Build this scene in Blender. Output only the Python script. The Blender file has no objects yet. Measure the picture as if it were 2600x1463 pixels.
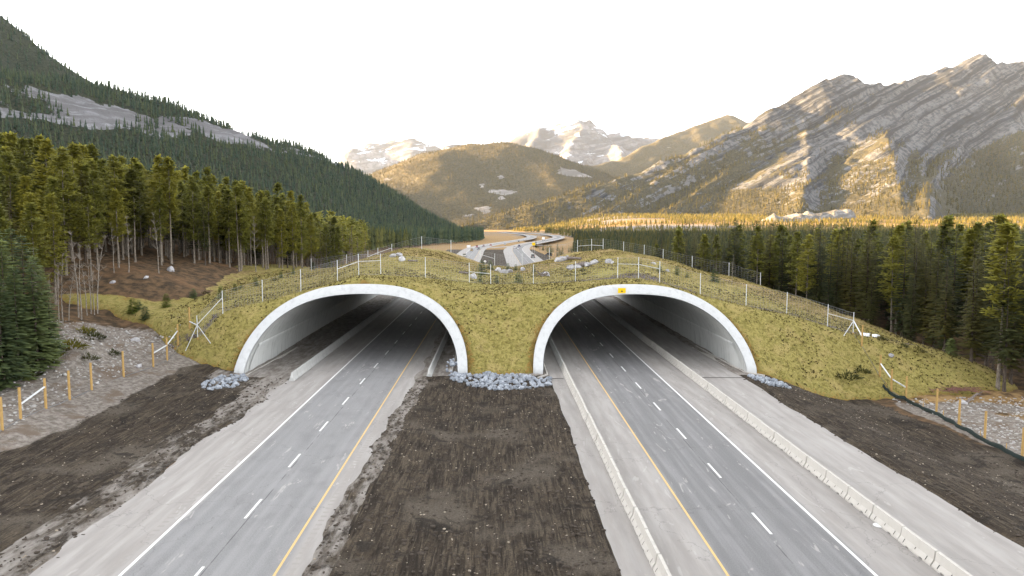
import bpy, math, random
import numpy as np
from mathutils import Vector, Matrix

# ------------------------------------------------------------------ camera, world, sun
scene = bpy.context.scene
COL = scene.collection
FPX, CX, CY, CAMH = 1882.0, 1300.0, 731.5, 16.6
TH = math.atan(157.5 / FPX)
PSI = math.atan(42 / FPX * math.cos(TH))
cam_d = bpy.data.cameras.new('camera')
cam_d.lens = 36 * FPX / 2600
cam_d.sensor_width = 36
cam_d.clip_start = 0.5
cam_d.clip_end = 60000
cam = bpy.data.objects.new('camera', cam_d)
COL.objects.link(cam)
cam.location = (0, 0, CAMH)
cam.rotation_euler = (math.pi / 2 - TH, 0, -PSI)
scene.camera = cam

SUN_EL, SUN_AZ = math.radians(10.2), math.radians(-82)      # azimuth from +Y towards +X
SDIR = np.array([math.sin(SUN_AZ) * math.cos(SUN_EL), math.cos(SUN_AZ) * math.cos(SUN_EL), math.sin(SUN_EL)])
sun_d = bpy.data.lights.new('sun', 'SUN')
sun_d.energy = 5.0
sun_d.angle = math.radians(0.6)
sun_d.color = (1.0, 0.63, 0.24)
sun = bpy.data.objects.new('sun', sun_d)
COL.objects.link(sun)
sun.rotation_euler = Vector(SDIR.tolist()).to_track_quat('Z', 'Y').to_euler()

world = bpy.data.worlds.new('World')
scene.world = world
world.use_nodes = True
wn = world.node_tree
wn.nodes.clear()
sky = wn.nodes.new('ShaderNodeTexSky')
sky.sky_type = 'NISHITA'
sky.sun_disc = False
sky.sun_elevation = SUN_EL
sky.sun_rotation = SUN_AZ
sky.air_density = 0.9
sky.dust_density = 1.0
sky.ozone_density = 0.6
hs = wn.nodes.new('ShaderNodeHueSaturation')
hs.inputs['Saturation'].default_value = 0.12
bg = wn.nodes.new('ShaderNodeBackground')
bg.inputs['Strength'].default_value = 0.10
wo = wn.nodes.new('ShaderNodeOutputWorld')
wn.links.new(sky.outputs[0], hs.inputs['Color'])
wn.links.new(hs.outputs[0], bg.inputs['Color'])
wn.links.new(bg.outputs[0], wo.inputs['Surface'])

scene.view_settings.view_transform = 'Standard'
scene.view_settings.look = 'None'
scene.view_settings.exposure = 3.22
scene.view_settings.gamma = 1
scene.cycles.max_bounces = 12
scene.cycles.diffuse_bounces = 8

# ------------------------------------------------------------------ pixel helpers (2600 x 1463 photograph)
_F = np.array([math.sin(PSI) * math.cos(TH), math.cos(PSI) * math.cos(TH), -math.sin(TH)])
_R = np.array([math.cos(PSI), -math.sin(PSI), 0.0])
_U = np.cross(_R, _F)
_C = np.array([0, 0, CAMH])


def ray(px, py):
    return _F + _R * (px - CX) / FPX - _U * (py - CY) / FPX


def at_z(px, py, z=0.0):
    r = ray(px, py)
    return _C + r * (z - CAMH) / r[2]


def at_y(px, py, Y):
    r = ray(px, py)
    return _C + r * Y / r[1]


def at_d(px, py, D):
    r = ray(px, py)
    return _C + r * D


# ------------------------------------------------------------------ noise
def _hash(ix, iy, seed):
    h = (ix.astype(np.int64) * 374761393 + iy.astype(np.int64) * 668265263 + seed * 974634777) & 0xFFFFFFFF
    h = ((h ^ (h >> 13)) * 1274126177) & 0xFFFFFFFF
    h = h ^ (h >> 16)
    return (h & 0xFFFFFF).astype(np.float64) / 0xFFFFFF


def vnoise(x, y, seed=0):
    x = np.asarray(x, float); y = np.asarray(y, float)
    ix = np.floor(x); iy = np.floor(y)
    fx = x - ix; fy = y - iy
    fx = fx * fx * fx * (fx * (fx * 6 - 15) + 10); fy = fy * fy * fy * (fy * (fy * 6 - 15) + 10)
    a = _hash(ix, iy, seed); b = _hash(ix + 1, iy, seed)
    c = _hash(ix, iy + 1, seed); d = _hash(ix + 1, iy + 1, seed)
    return (a + (b - a) * fx) * (1 - fy) + (c + (d - c) * fx) * fy


def fbm(x, y, seed=0, oct=5, gain=0.5):
    s = 0; a = 1; t = 0
    for i in range(oct):
        s = s + a * (vnoise(x * 2 ** i + 13.7 * i, y * 2 ** i + 7.1 * i, seed + i) - .5)
        t += a; a *= gain
    return s / t * 2


def ridged(x, y, seed=0, oct=5):
    s = 0; a = 1; t = 0
    for i in range(oct):
        s = s + a * (1 - np.abs(2 * vnoise(x * 2 ** i + 3.7 * i, y * 2 ** i + 9.1 * i, seed + i) - 1))
        t += a; a *= .5
    return s / t


def sstep(a, b, x):
    t = np.clip((x - a) / (b - a), 0, 1)
    return t * t * (3 - 2 * t)


def smin(a, b, k):
    h = np.clip(0.5 + 0.5 * (b - a) / k, 0, 1)
    return b + (a - b) * h - k * h * (1 - h)


# ------------------------------------------------------------------ mesh helpers
def mesh_np(name, V, F, mat=None, attrs=None, smooth=False, uv=None):
    """V (n,3); F (m,k) int array or list of such arrays."""
    if not isinstance(F, list):
        F = [F]
    F = [np.asarray(f, np.int32) for f in F if len(f)]
    me = bpy.data.meshes.new(name)
    V = np.asarray(V, np.float32)
    me.vertices.add(len(V))
    me.vertices.foreach_set('co', V.ravel())
    loops = np.concatenate([f.ravel() for f in F])
    tot = np.concatenate([np.full(len(f), f.shape[1], np.int32) for f in F])
    start = np.concatenate([[0], np.cumsum(tot)[:-1]]).astype(np.int32)
    me.loops.add(len(loops))
    me.loops.foreach_set('vertex_index', loops)
    me.polygons.add(len(tot))
    me.polygons.foreach_set('loop_start', start)
    me.polygons.foreach_set('loop_total', tot)
    if smooth:
        me.polygons.foreach_set('use_smooth', np.ones(len(tot), bool))
    if attrs:
        for k, a in attrs.items():
            at = me.attributes.new(k, 'FLOAT', 'POINT')
            at.data.foreach_set('value', np.asarray(a, np.float32))
    if uv is not None:
        l = me.uv_layers.new(name='UVMap')
        l.data.foreach_set('uv', np.asarray(uv, np.float32)[loops].ravel())
    me.update(calc_edges=True)
    if mat is not None:
        me.materials.append(mat)
    return me


def link(name, me, parent=None, loc=None, rot=None, scale=None):
    o = bpy.data.objects.new(name, me)
    COL.objects.link(o)
    if parent is not None:
        o.parent = parent
    if loc is not None:
        o.location = [float(c) for c in loc]
    if rot is not None:
        o.rotation_euler = rot
    if scale is not None:
        o.scale = scale
    return o


def tag(o, label, cat, group=None):
    o['label'] = label
    o['category'] = cat
    if group:
        o['group'] = group
    return o


def empty(name, loc, label, cat, group=None, rz=0.0):
    o = link(name, None, loc=loc, rot=(0, 0, rz))
    o.empty_display_size = 0.5
    return tag(o, label, cat, group)


class MB:
    """collects quads and tris of mixed shapes into one mesh"""
    def __init__(s):
        s.v = []; s.f = []

    def add(s, vs, fs):
        n = len(s.v)
        s.v += [tuple(map(float, v)) for v in vs]
        s.f += [tuple(i + n for i in f) for f in fs]

    def box(s, c, d, rz=0.0, taper=1.0):
        x, y, z = d[0] / 2, d[1] / 2, d[2] / 2
        vs = []
        for sz, t in ((-1, 1), (1, taper)):
            for sx, sy in ((-1, -1), (1, -1), (1, 1), (-1, 1)):
                px, py = sx * x * t, sy * y * t
                vs.append((c[0] + px * math.cos(rz) - py * math.sin(rz), c[1] + px * math.sin(rz) + py * math.cos(rz), c[2] + sz * z))
        s.add(vs, [(3, 2, 1, 0), (4, 5, 6, 7), (0, 1, 5, 4), (1, 2, 6, 5), (2, 3, 7, 6), (3, 0, 4, 7)])

    def tube(s, a, b, r0, r1=None, n=8, cap=True):
        r1 = r0 if r1 is None else r1
        a = Vector([float(q) for q in a]); b = Vector([float(q) for q in b])
        d = (b - a)
        if d.length < 1e-6:
            return
        d.normalize()
        u = d.orthogonal().normalized(); w = d.cross(u)
        vs = []
        for p, r in ((a, r0), (b, r1)):
            for i in range(n):
                t = 2 * math.pi * i / n
                vs.append(p + u * (r * math.cos(t)) + w * (r * math.sin(t)))
        fs = [(i, (i + 1) % n, n + (i + 1) % n, n + i) for i in range(n)]
        if cap:
            fs += [tuple(range(n - 1, -1, -1)), tuple(range(n, 2 * n))]
        s.add(vs, fs)

    def prism(s, prof, y0, y1, axis='y'):
        """profile of (a, z) points swept along y (or x)"""
        n = len(prof)
        if axis == 'y':
            vs = [(a, y0, z) for a, z in prof] + [(a, y1, z) for a, z in prof]
        else:
            vs = [(y0, a, z) for a, z in prof] + [(y1, a, z) for a, z in prof]
        fs = [(i, (i + 1) % n, n + (i + 1) % n, n + i) for i in range(n)] + [tuple(range(n - 1, -1, -1)), tuple(range(n, 2 * n))]
        s.add(vs, fs)

    def mesh(s, name, mat, smooth=False, bevel=0):
        me = bpy.data.meshes.new(name)
        me.from_pydata(s.v, [], s.f)
        if smooth:
            me.polygons.foreach_set('use_smooth', np.ones(len(me.polygons), bool))
        me.update()
        if mat:
            me.materials.append(mat)
        return me

    def build(s, name, mat, parent=None, loc=None, smooth=False, bevel=0):
        o = link(name, s.mesh(name, mat, smooth), parent, loc)
        if bevel:
            m = o.modifiers.new('Bevel', 'BEVEL'); m.width = bevel; m.segments = 2; m.limit_method = 'ANGLE'
        return o


# ------------------------------------------------------------------ material helpers
class NT:
    def __init__(s, name, rough=0.8, spec=0.3):
        s.m = bpy.data.materials.new(name)
        s.m.use_nodes = True
        s.t = s.m.node_tree
        s.b = s.t.nodes['Principled BSDF']
        s.b.inputs['Roughness'].default_value = rough
        s.b.inputs['Specular IOR Level'].default_value = spec
        s._tc = None

    def n(s, typ, **kw):
        nd = s.t.nodes.new(typ)
        for k, v in kw.items():
            setattr(nd, k, v)
        return nd

    def put(s, sock, v):
        if isinstance(v, bpy.types.NodeSocket):
            s.t.links.new(v, sock)
        elif v is not None:
            if sock.type == 'RGBA' and len(v) == 3:
                v = (*v, 1)
            sock.default_value = v

    def pos(s, scale=(1, 1, 1), rot=(0, 0, 0), uv=False, obj=True):
        if s._tc is None:
            s._tc = s.n('ShaderNodeTexCoord')
        mp = s.n('ShaderNodeMapping')
        mp.inputs['Scale'].default_value = scale
        mp.inputs['Rotation'].default_value = rot
        s.t.links.new(s._tc.outputs['UV' if uv else 'Object'], mp.inputs['Vector'])
        return mp.outputs[0]

    def noise(s, vec, scale=1.0, detail=4.0, rough=0.55, dist=0.0, out='Fac'):
        nd = s.n('ShaderNodeTexNoise')
        s.put(nd.inputs['Vector'], vec)
        nd.inputs['Scale'].default_value = scale
        nd.inputs['Detail'].default_value = detail
        nd.inputs['Roughness'].default_value = rough
        nd.inputs['Distortion'].default_value = dist
        return nd.outputs[out]

    def vor(s, vec, scale=1.0, feature='F1', out='Distance', rnd=1.0):
        nd = s.n('ShaderNodeTexVoronoi', feature=feature)
        s.put(nd.inputs['Vector'], vec)
        nd.inputs['Scale'].default_value = scale
        nd.inputs['Randomness'].default_value = rnd
        return nd.outputs[out]

    def ramp(s, fac, a, b, lo=0.0, hi=1.0, clamp=True, smooth=True):
        nd = s.n('ShaderNodeMapRange')
        if smooth:
            nd.interpolation_type = 'SMOOTHSTEP'
        s.put(nd.inputs['Value'], fac)
        nd.inputs['From Min'].default_value = a
        nd.inputs['From Max'].default_value = b
        nd.inputs['To Min'].default_value = lo
        nd.inputs['To Max'].default_value = hi
        return nd.outputs[0]

    def math(s, op, a, b=0.0, c=None):
        nd = s.n('ShaderNodeMath', operation=op)
        s.put(nd.inputs[0], a); s.put(nd.inputs[1], b)
        if c is not None:
            s.put(nd.inputs[2], c)
        return nd.outputs[0]

    def mix(s, fac, a, b, mode='MIX'):
        nd = s.n('ShaderNodeMix', data_type='RGBA', blend_type=mode)
        s.put(nd.inputs[0], fac); s.put(nd.inputs[6], a); s.put(nd.inputs[7], b)
        return nd.outputs[2]

    def attr(s, name):
        nd = s.n('ShaderNodeAttribute', attribute_name=name)
        return nd.outputs['Fac']

    def sep(s, vec):
        nd = s.n('ShaderNodeSeparateXYZ')
        s.put(nd.inputs[0], vec)
        return nd.outputs

    def comb(s, x, y, z):
        nd = s.n('ShaderNodeCombineXYZ')
        s.put(nd.inputs[0], x); s.put(nd.inputs[1], y); s.put(nd.inputs[2], z)
        return nd.outputs[0]

    def base(s, c):
        s.put(s.b.inputs['Base Color'], c)
        return s

    def bump(s, h, dist=0.05, strength=1.0):
        nd = s.n('ShaderNodeBump')
        nd.inputs['Distance'].default_value = dist
        nd.inputs['Strength'].default_value = strength
        s.put(nd.inputs['Height'], h)
        s.t.links.new(nd.outputs[0], s.b.inputs['Normal'])
        return s


def simple(name, col, rough=0.6, metal=0.0, var=0.12, scale=3.0, bump=0.0):
    t = NT(name, rough)
    t.b.inputs['Metallic'].default_value = metal
    f = t.noise(t.pos(), scale, 5)
    lo = tuple(c * (1 - var) for c in col); hi = tuple(min(1, c * (1 + var)) for c in col)
    t.base(t.mix(f, lo, hi))
    if bump:
        t.bump(t.noise(t.pos(), scale * 8, 4), bump)
    return t.m


M = {}


def ground_mat():
    t = NT('ground', 0.9, 0.15)
    p = t.pos()
    n1 = t.noise(p, 0.9, 5); n2 = t.noise(p, 0.12, 4); n3 = t.noise(p, 6, 4)
    far = t.noise(p, 0.012, 5)
    # forest floor
    floor = t.mix(t.ramp(n1, .35, .65), (0.055, 0.04, 0.026), (0.16, 0.10, 0.055))
    floor = t.mix(t.ramp(n2, .5, .7), floor, (0.20, 0.115, 0.06))

    def m(name, w=0.5, nn=n1):
        a = t.attr(name)
        v = t.math('ADD', a, t.math('MULTIPLY', t.math('SUBTRACT', nn, .5), w))
        return t.ramp(v, .4, .6)
    # orange dry grass
    dry = t.mix(t.ramp(n1, .3, .7), (0.24, 0.145, 0.06), (0.36, 0.24, 0.11))
    c = t.mix(m('dry'), floor, dry)
    # gravel
    g = t.mix(t.ramp(t.noise(p, 2.2, 8, .7), .35, .68), (0.15, 0.128, 0.108), (0.34, 0.305, 0.275))
    g = t.mix(t.ramp(t.noise(p, 0.35, 4), .52, .66), g, (0.17, 0.13, 0.10))
    st = t.vor(p, 3.5)
    g = t.mix(t.ramp(st, .08, .05), g, (0.5, 0.48, 0.46))
    c = t.mix(m('gravel', .7), c, g)
    # grass
    gr = t.mix(t.ramp(n3, .35, .7), (0.10, 0.10, 0.025), (0.24, 0.22, 0.06))
    c = t.mix(m('grass'), c, gr)
    # dark soil with machine tracks running along the road
    pl = t.pos((1.0, 0.10, 1.0)); pl2 = t.pos((1.0, 0.25, 1.0))
    tr = t.noise(pl, 4.2, 4, .65, 0.4); tr2 = t.noise(pl2, 1.1, 5, .6, 0.8)
    s = t.mix(t.ramp(tr2, .32, .68), (0.032, 0.023, 0.016), (0.105, 0.080, 0.056))
    s = t.mix(t.math('MULTIPLY', t.ramp(tr, .47, .62), .6), s, (0.18, 0.145, 0.105))
    tk = t.noise(t.pos((1.0, .05, 1.0), (0, 0, .03)), 7.5, 3, .6)
    s = t.mix(t.math('MULTIPLY', t.ramp(tk, .48, .38), .8), s, (0.020, 0.014, 0.010))
    s = t.mix(t.ramp(t.noise(p, 0.16, 3, .5), .50, .68), s, (0.150, 0.125, 0.098))
    s = t.mix(t.math('MULTIPLY', t.ramp(t.noise(p, 0.33, 4, .6, 1.0), .56, .66), .8), s, (0.026, 0.021, 0.017))
    peb = t.vor(p, 2.6, out='Distance'); pc = t.vor(p, 2.6, out='Color')
    pk = t.math('MULTIPLY', t.ramp(peb, .10, .05), t.ramp(t.sep(pc)[0], .72, .78))
    s = t.mix(pk, s, (0.42, 0.34, 0.25))
    clod = t.noise(p, 9.0, 5, .7)
    s = t.mix(t.ramp(clod, .30, .75), t.mix(.6, s, (0.012, 0.010, 0.008)), s)
    sm = m('soil', .35, t.noise(p, 1.6, 6, .7))
    c = t.mix(sm, c, s)
    # pale dusty gravel beside the pavement
    d = t.mix(t.ramp(t.noise(pl2, 2.0, 6, .65), .3, .7), (0.17, 0.145, 0.125), (0.34, 0.315, 0.29))
    c = t.mix(m('dust', .8, t.noise(t.pos((1, .35, 1)), 1.3, 6, .7)), c, d)
    t.base(c)
    h = t.math('ADD', t.math('MULTIPLY', tr, .6), t.math('ADD', t.math('MULTIPLY', clod, .6), n1))
    t.bump(t.math('ADD', h, t.math('MULTIPLY', tk, .9)), 0.20, 1.0)
    return t.m


def mound_mat():
    t = NT('turf', 0.95, 0.1)
    p = t.pos()
    n0 = t.noise(p, 0.10, 4); n1 = t.noise(p, 0.5, 5, .6); n2 = t.noise(p, 2.4, 6, .68); n3 = t.noise(p, 9, 4, .7)
    a = t.mix(t.ramp(n2, .30, .66), (0.175, 0.150, 0.040), (0.36, 0.305, 0.105))
    a = t.mix(t.math('MULTIPLY', t.ramp(n1, .48, .66), .75), a, (0.38, 0.30, 0.12))
    a = t.mix(t.math('MULTIPLY', t.ramp(n0, .5, .64), .6), a, (0.30, 0.27, 0.085))
    # bare earth showing through as small dark tufts
    sp = t.noise(t.pos((1, .55, .8)), 3.0, 6, .82, .4)
    a = t.mix(t.math('MULTIPLY', t.ramp(sp, .575, .635), .9), a, (0.050, 0.040, 0.020))
    sp2 = t.noise(t.pos((1, .6, .8)), 1.1, 7, .8, .8)
    a = t.mix(t.math('MULTIPLY', t.ramp(sp2, .60, .66), .8), a, (0.085, 0.062, 0.030))
    a = t.mix(t.math('MULTIPLY', t.ramp(sp2, .40, .33), .6), a, (0.33, 0.30, 0.085))
    a = t.mix(t.math('MULTIPLY', t.ramp(n3, .60, .72), .6), a, (0.03, 0.026, 0.012))
    a = t.mix(t.math('MULTIPLY', t.ramp(n3, .42, .30), .35), a, (0.38, 0.36, 0.13))

    def m(name, w=0.7, nn=n2):
        at = t.attr(name)
        v = t.math('ADD', at, t.math('MULTIPLY', t.math('SUBTRACT', nn, .5), w))
        return t.ramp(v, .4, .6)
    tan = t.mix(t.ramp(n2, .35, .68), (0.17, 0.12, 0.045), (0.42, 0.32, 0.15))
    a = t.mix(m('tan', 1.0, t.noise(p, .8, 6, .7)), a, tan)
    rust = t.mix(t.ramp(n2, .35, .68), (0.11, 0.065, 0.022), (0.30, 0.18, 0.05))
    a = t.mix(t.math('MULTIPLY', m('rust', 1.2, n2), .85), a, rust)
    br = t.mix(t.ramp(n3, .4, .6), (0.055, 0.042, 0.048), (0.17, 0.14, 0.15))
    a = t.mix(m('brush', 1.3, t.noise(p, 1.8, 6, .75)), a, br)
    t.base(a)
    t.bump(t.math('ADD', t.math('MULTIPLY', n3, .5), t.math('ADD', n2, n1)), 0.22, 1.0)
    return t.m


def road_mat(edge_l, edge_r, worn=0.5, name='pavement', dk=1.0):
    """UV x = metres across, y = metres along.  edge_l..edge_r is the travelled asphalt"""
    t = NT(name, 0.75, 0.3)
    uv = t.pos(uv=True)
    ux, uy, _ = t.sep(uv)
    fine = t.noise(t.pos((1, 1, 1), uv=True), 14, 4, .8)
    med = t.noise(t.pos((1, .5, 1), uv=True), .7, 5, .6)
    streak = t.noise(t.pos((1, .03, 1), uv=True), 1.6, 5, .6)
    asp = t.mix(t.ramp(fine, .25, .75), (0.168 * dk, 0.167 * dk, 0.169 * dk), (0.288 * dk, 0.286 * dk, 0.291 * dk))
    asp = t.mix(t.math('MULTIPLY', t.ramp(streak, .40, .66), .45), asp, (0.30, 0.295, 0.30))
    asp = t.mix(t.math('MULTIPLY', t.ramp(med, .45, .7), .35), asp, (0.15, 0.145, 0.15))
    dust = t.mix(t.ramp(t.noise(t.pos((1, .12, 1), uv=True), 1.3, 6, .62), .3, .7), (0.285, 0.265, 0.25), (0.365, 0.345, 0.33))
    dust = t.mix(t.math('MULTIPLY', t.ramp(fine, .55, .8), .25), dust, (0.25, 0.22, 0.20))
    wob = t.math('MULTIPLY', t.math('SUBTRACT', t.noise(t.pos((.6, .15, 1), uv=True), 1.0, 5, .6), .5), worn)
    x = t.math('ADD', ux, wob)
    l = t.ramp(x, edge_l - .35, edge_l + .35); r = t.ramp(x, edge_r + .45, edge_r - .25)
    c = t.mix(t.math('MULTIPLY', l, r), dust, asp)
    # wheel paths
    w = t.math('ABSOLUTE', t.math('SUBTRACT', t.math('PINGPONG', t.math('SUBTRACT', ux, edge_l + .9), 0.9), .45))
    c = t.mix(t.math('MULTIPLY', t.ramp(w, .40, .10), .10), c, (0.12, 0.12, 0.125))
    # cracks
    vv = t.pos((.10, .085, 1), uv=True)
    nd = t.n('ShaderNodeVectorMath', operation='ADD')
    t.t.links.new(vv, nd.inputs[0])
    ns = t.noise(t.pos((.9, .9, 1), uv=True), 1, 4, .6, out='Color')
    sc = t.n('ShaderNodeVectorMath', operation='SCALE'); t.t.links.new(ns, sc.inputs[0]); sc.inputs['Scale'].default_value = .16
    t.t.links.new(sc.outputs[0], nd.inputs[1])
    ck = t.vor(nd.outputs[0], 1.0, 'DISTANCE_TO_EDGE')
    c = t.mix(t.math('MULTIPLY', t.ramp(ck, .0030, .0010), .30), c, (0.07, 0.065, 0.065))
    seam = t.math('ABSOLUTE', t.math('SUBTRACT', t.math('ADD', ux, t.math('MULTIPLY', wob, .12)), (edge_l + edge_r) / 2 + .12))
    c = t.mix(t.math('MULTIPLY', t.ramp(seam, .045, .01), t.math('MULTIPLY', t.ramp(med, .4, .55), .8)), c, (0.05, 0.048, 0.05))
    # oil, dirt and pale scuffs
    sc1 = t.noise(t.pos((1.2, .25, 1), uv=True), .9, 3, .7, 1.0)
    c = t.mix(t.math('MULTIPLY', t.ramp(sc1, .62, .68), .55), c, (0.42, 0.40, 0.385))
    sc2 = t.noise(t.pos((1.0, .6, 1), uv=True), 1.5, 4, .7, .6)
    c = t.mix(t.math('MULTIPLY', t.ramp(sc2, .69, .76), .5), c, (0.09, 0.08, 0.075))
    t.base(c)
    t.bump(fine, .01, .6)
    return t.m


def concrete(name, col, streak=0.25):
    t = NT(name, 0.7, 0.3)
    p = t.pos()
    a = t.mix(t.noise(p, .8, 6, .65), tuple(c * .86 for c in col), tuple(min(1, c * 1.08) for c in col))
    st = t.noise(t.pos((1.5, 1.5, .12)), 1.2, 6, .65)
    a = t.mix(t.math('MULTIPLY', t.ramp(st, .48, .70), streak), a, tuple(c * .5 for c in col))
    sp = t.noise(p, 3.5, 5, .8)
    a = t.mix(t.math('MULTIPLY', t.ramp(sp, .62, .75), .3), a, tuple(c * .55 for c in col))
    t.base(a)
    t.bump(t.noise(p, 25, 3), .004)
    return t.m


def foliage(name, dark, light, tip, bright_by_random=0.5):
    t = NT(name, 0.75, 0.15)
    oi = t.n('ShaderNodeObjectInfo')
    r = t.math('FRACT', t.math('ADD', oi.outputs['Random'], t.attr('rnd')))
    n = t.noise(t.pos(), 1.4, 3, .6)
    c = t.mix(t.ramp(n, .3, .7), dark, light)
    c = t.mix(t.math('MULTIPLY', t.ramp(r, .25, 1.0), bright_by_random), c, tip)
    c = t.mix(t.math('MULTIPLY', t.ramp(r, .12, .0), .6), c, tuple(x * .45 for x in dark))
    t.base(c)
    t.b.inputs['Subsurface Weight'].default_value = 0.0
    tr = t.n('ShaderNodeBsdfTranslucent')
    t.put(tr.inputs['Color'], c)
    mx = t.n('ShaderNodeMixShader'); mx.inputs[0].default_value = .35
    out = t.t.nodes['Material Output']
    t.t.links.new(t.b.outputs[0], mx.inputs[1]); t.t.links.new(tr.outputs[0], mx.inputs[2])
    t.t.links.new(mx.outputs[0], out.inputs['Surface'])
    return t.m


def bark(name, a, b):
    t = NT(name, .9, .1)
    f = t.noise(t.pos((1, 1, .25)), 9, 4, .7)
    t.base(t.mix(t.ramp(f, .35, .65), a, b))
    t.bump(f, .03)
    return t.m


def mountain_mat(name, rock_a, rock_b, forest_a, forest_b, amount, dip=(-.5, .1, 1.0), band=0.02, snow=0.0, fscale=.004):
    """rock in tilted beds, forest where attribute 'forest' says so"""
    t = NT(name, 0.9, 0.1)
    p = t.pos()
    x, y, z = t.sep(p)
    wob = t.math('MULTIPLY', t.math('SUBTRACT', t.noise(p, fscale * .6, 3), .5), 70)
    s = t.math('ADD', t.math('ADD', t.math('MULTIPLY', x, dip[0]), t.math('MULTIPLY', y, dip[1])), t.math('ADD', t.math('MULTIPLY', z, dip[2]), wob))
    bed = t.noise(t.comb(t.math('MULTIPLY', s, band), t.math('MULTIPLY', x, .0008), t.math('MULTIPLY', y, .0008)), 1.0, 6, .7)
    fn = t.noise(p, fscale * 8, 6, .7)
    r = t.mix(t.ramp(bed, .42, .56), rock_a, rock_b)
    r = t.mix(t.math('MULTIPLY', t.ramp(fn, .44, .60), .75), r, rock_a)
    f = t.mix(t.ramp(t.noise(p, fscale * 25, 5, .75), .35, .65), forest_a, forest_b)
    a = t.math('ADD', t.attr('forest'), t.math('MULTIPLY', t.math('SUBTRACT', t.noise(p, fscale * 4, 7, .7), .5), 1.4))
    a = t.math('ADD', a, t.math('MULTIPLY', t.math('SUBTRACT', bed, .5), -1.2))
    c = t.mix(t.ramp(a, .46, .54), r, f)
    if snow:
        sn = t.math('ADD', t.math('MULTIPLY', bed, .8), t.noise(p, fscale * 3, 6, .65))
        nz = t.sep(t.n('ShaderNodeNewGeometry').outputs['Normal'])[2]
        sn = t.math('ADD', sn, t.math('MULTIPLY', nz, .55))
        sn = t.math('ADD', sn, t.math('MULTIPLY', z, .00022))
        c = t.mix(t.ramp(sn, 1.66 - snow, 1.74 - snow), c, (0.56, 0.63, 0.74))  # snow darkened and blued, the shade on the peaks put into its colour
    t.base(c)
    t.bump(t.math('ADD', bed, fn), 14, .9)
    return t.m


M['ground'] = ground_mat()
M['turf'] = mound_mat()
M['road_w'] = road_mat(-17.9 , -10.5, .9, 'pavement_left')
M['road_e'] = road_mat(10.95, 18.1, .9, 'pavement_right', .74)
M['white_paint'] = simple('white_paint', (0.72, 0.72, 0.72), .6, 0, .12, 2)
M['yellow_paint'] = simple('yellow_paint', (0.62, 0.42, 0.17), .6, 0, .12, 2)
M['conc'] = concrete('pale_concrete', (0.54, 0.55, 0.56), .32)
M['conc_in'] = concrete('tunnel_concrete', (0.58, 0.59, 0.58), .5)
M['conc_bar'] = concrete('barrier_concrete', (0.52, 0.495, 0.46), .35)
M['conc_bar2'] = concrete('barrier_concrete_weathered', (0.47, 0.47, 0.46), .35)
M['galv'] = simple('galvanised_steel', (0.62, 0.64, 0.66), .4, .3)
M['wire'] = simple('fence_wire', (0.30, 0.30, 0.31), .5, .4)
M['wood'] = simple('post_wood', (0.42, 0.27, 0.10), .8, 0, .35, 6)
M['geotex'] = simple('black_geotextile', (0.012, 0.022, 0.02), .7, 0, .4, 4)
M['log'] = bark('weathered_log', (0.10, 0.08, 0.07), (0.26, 0.22, 0.20))
M['bark_p'] = bark('pine_bark', (0.10, 0.085, 0.07), (0.27, 0.23, 0.19))
M['bark_s'] = bark('spruce_bark', (0.045, 0.035, 0.03), (0.13, 0.105, 0.085))
M['bark_a'] = bark('aspen_bark', (0.14, 0.12, 0.10), (0.34, 0.30, 0.26))
M['pine'] = foliage('pine_needles', (0.11, 0.115, 0.028), (0.26, 0.26, 0.05), (0.38, 0.34, 0.05), .65)
M['spruce'] = foliage('spruce_needles', (0.026, 0.036, 0.018), (0.070, 0.080, 0.028), (0.14, 0.115, 0.025), .6)
M['spruce_blue'] = foliage('spruce_needles_bluegreen', (0.055, 0.085, 0.042), (0.17, 0.21, 0.080), (0.24, 0.26, 0.06), .45)
M['young'] = foliage('young_tree_needles', (0.05, 0.08, 0.02), (0.10, 0.15, 0.03), (0.17, 0.18, 0.03), .6)
M['far_needles'] = foliage('distant_needles', (0.035, 0.058, 0.040), (0.075, 0.105, 0.060), (0.13, 0.14, 0.055), .55)
M['gold_needles'] = foliage('valley_needles', (0.045, 0.046, 0.022), (0.10, 0.088, 0.032), (0.16, 0.125, 0.035), .6)

# ------------------------------------------------------------------ ground heights
LX = np.array([-400, -250, -150, -100, -75, -60, -50, -42, -34, -27.])
LY = np.array([20, 45, 60, 75, 88, 97, 110, 130, 160, 200, 260, 400, 700.])
LZ = np.array([
    [14, 12, 9, 6, 4, 2.5, 1.5, .9, .3, 0], [16, 13, 10, 7, 5, 3.5, 2.2, 1.2, .4, 0],
    [20, 16, 12, 8.5, 6, 4.6, 3.2, 1.8, .6, 0], [24, 19, 14, 10, 7.5, 5.6, 4.4, 2.8, .8, 0],
    [28, 22, 16, 11, 8, 6.2, 4.8, 3.2, 1.0, 0], [32, 25, 18, 13, 9, 6.5, 5.5, 4.5, 1.5, 0],
    [38, 30, 22, 16, 12, 10.5, 9.3, 7, 3, 0], [42, 34, 25, 18, 13, 11.3, 10, 7, 3, 0],
    [45, 35, 25, 17, 12, 9.5, 7.5, 5, 2, 0], [45, 33, 22, 13, 8, 6, 4, 2.5, 1, 0],
    [40, 26, 15, 8, 4.5, 3, 2, 1, .3, 0], [30, 14, 6, 3, 1.5, 1, .5, .2, 0, 0], [20, 8, 3, 1, 0, 0, 0, 0, 0, 0]])


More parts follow.
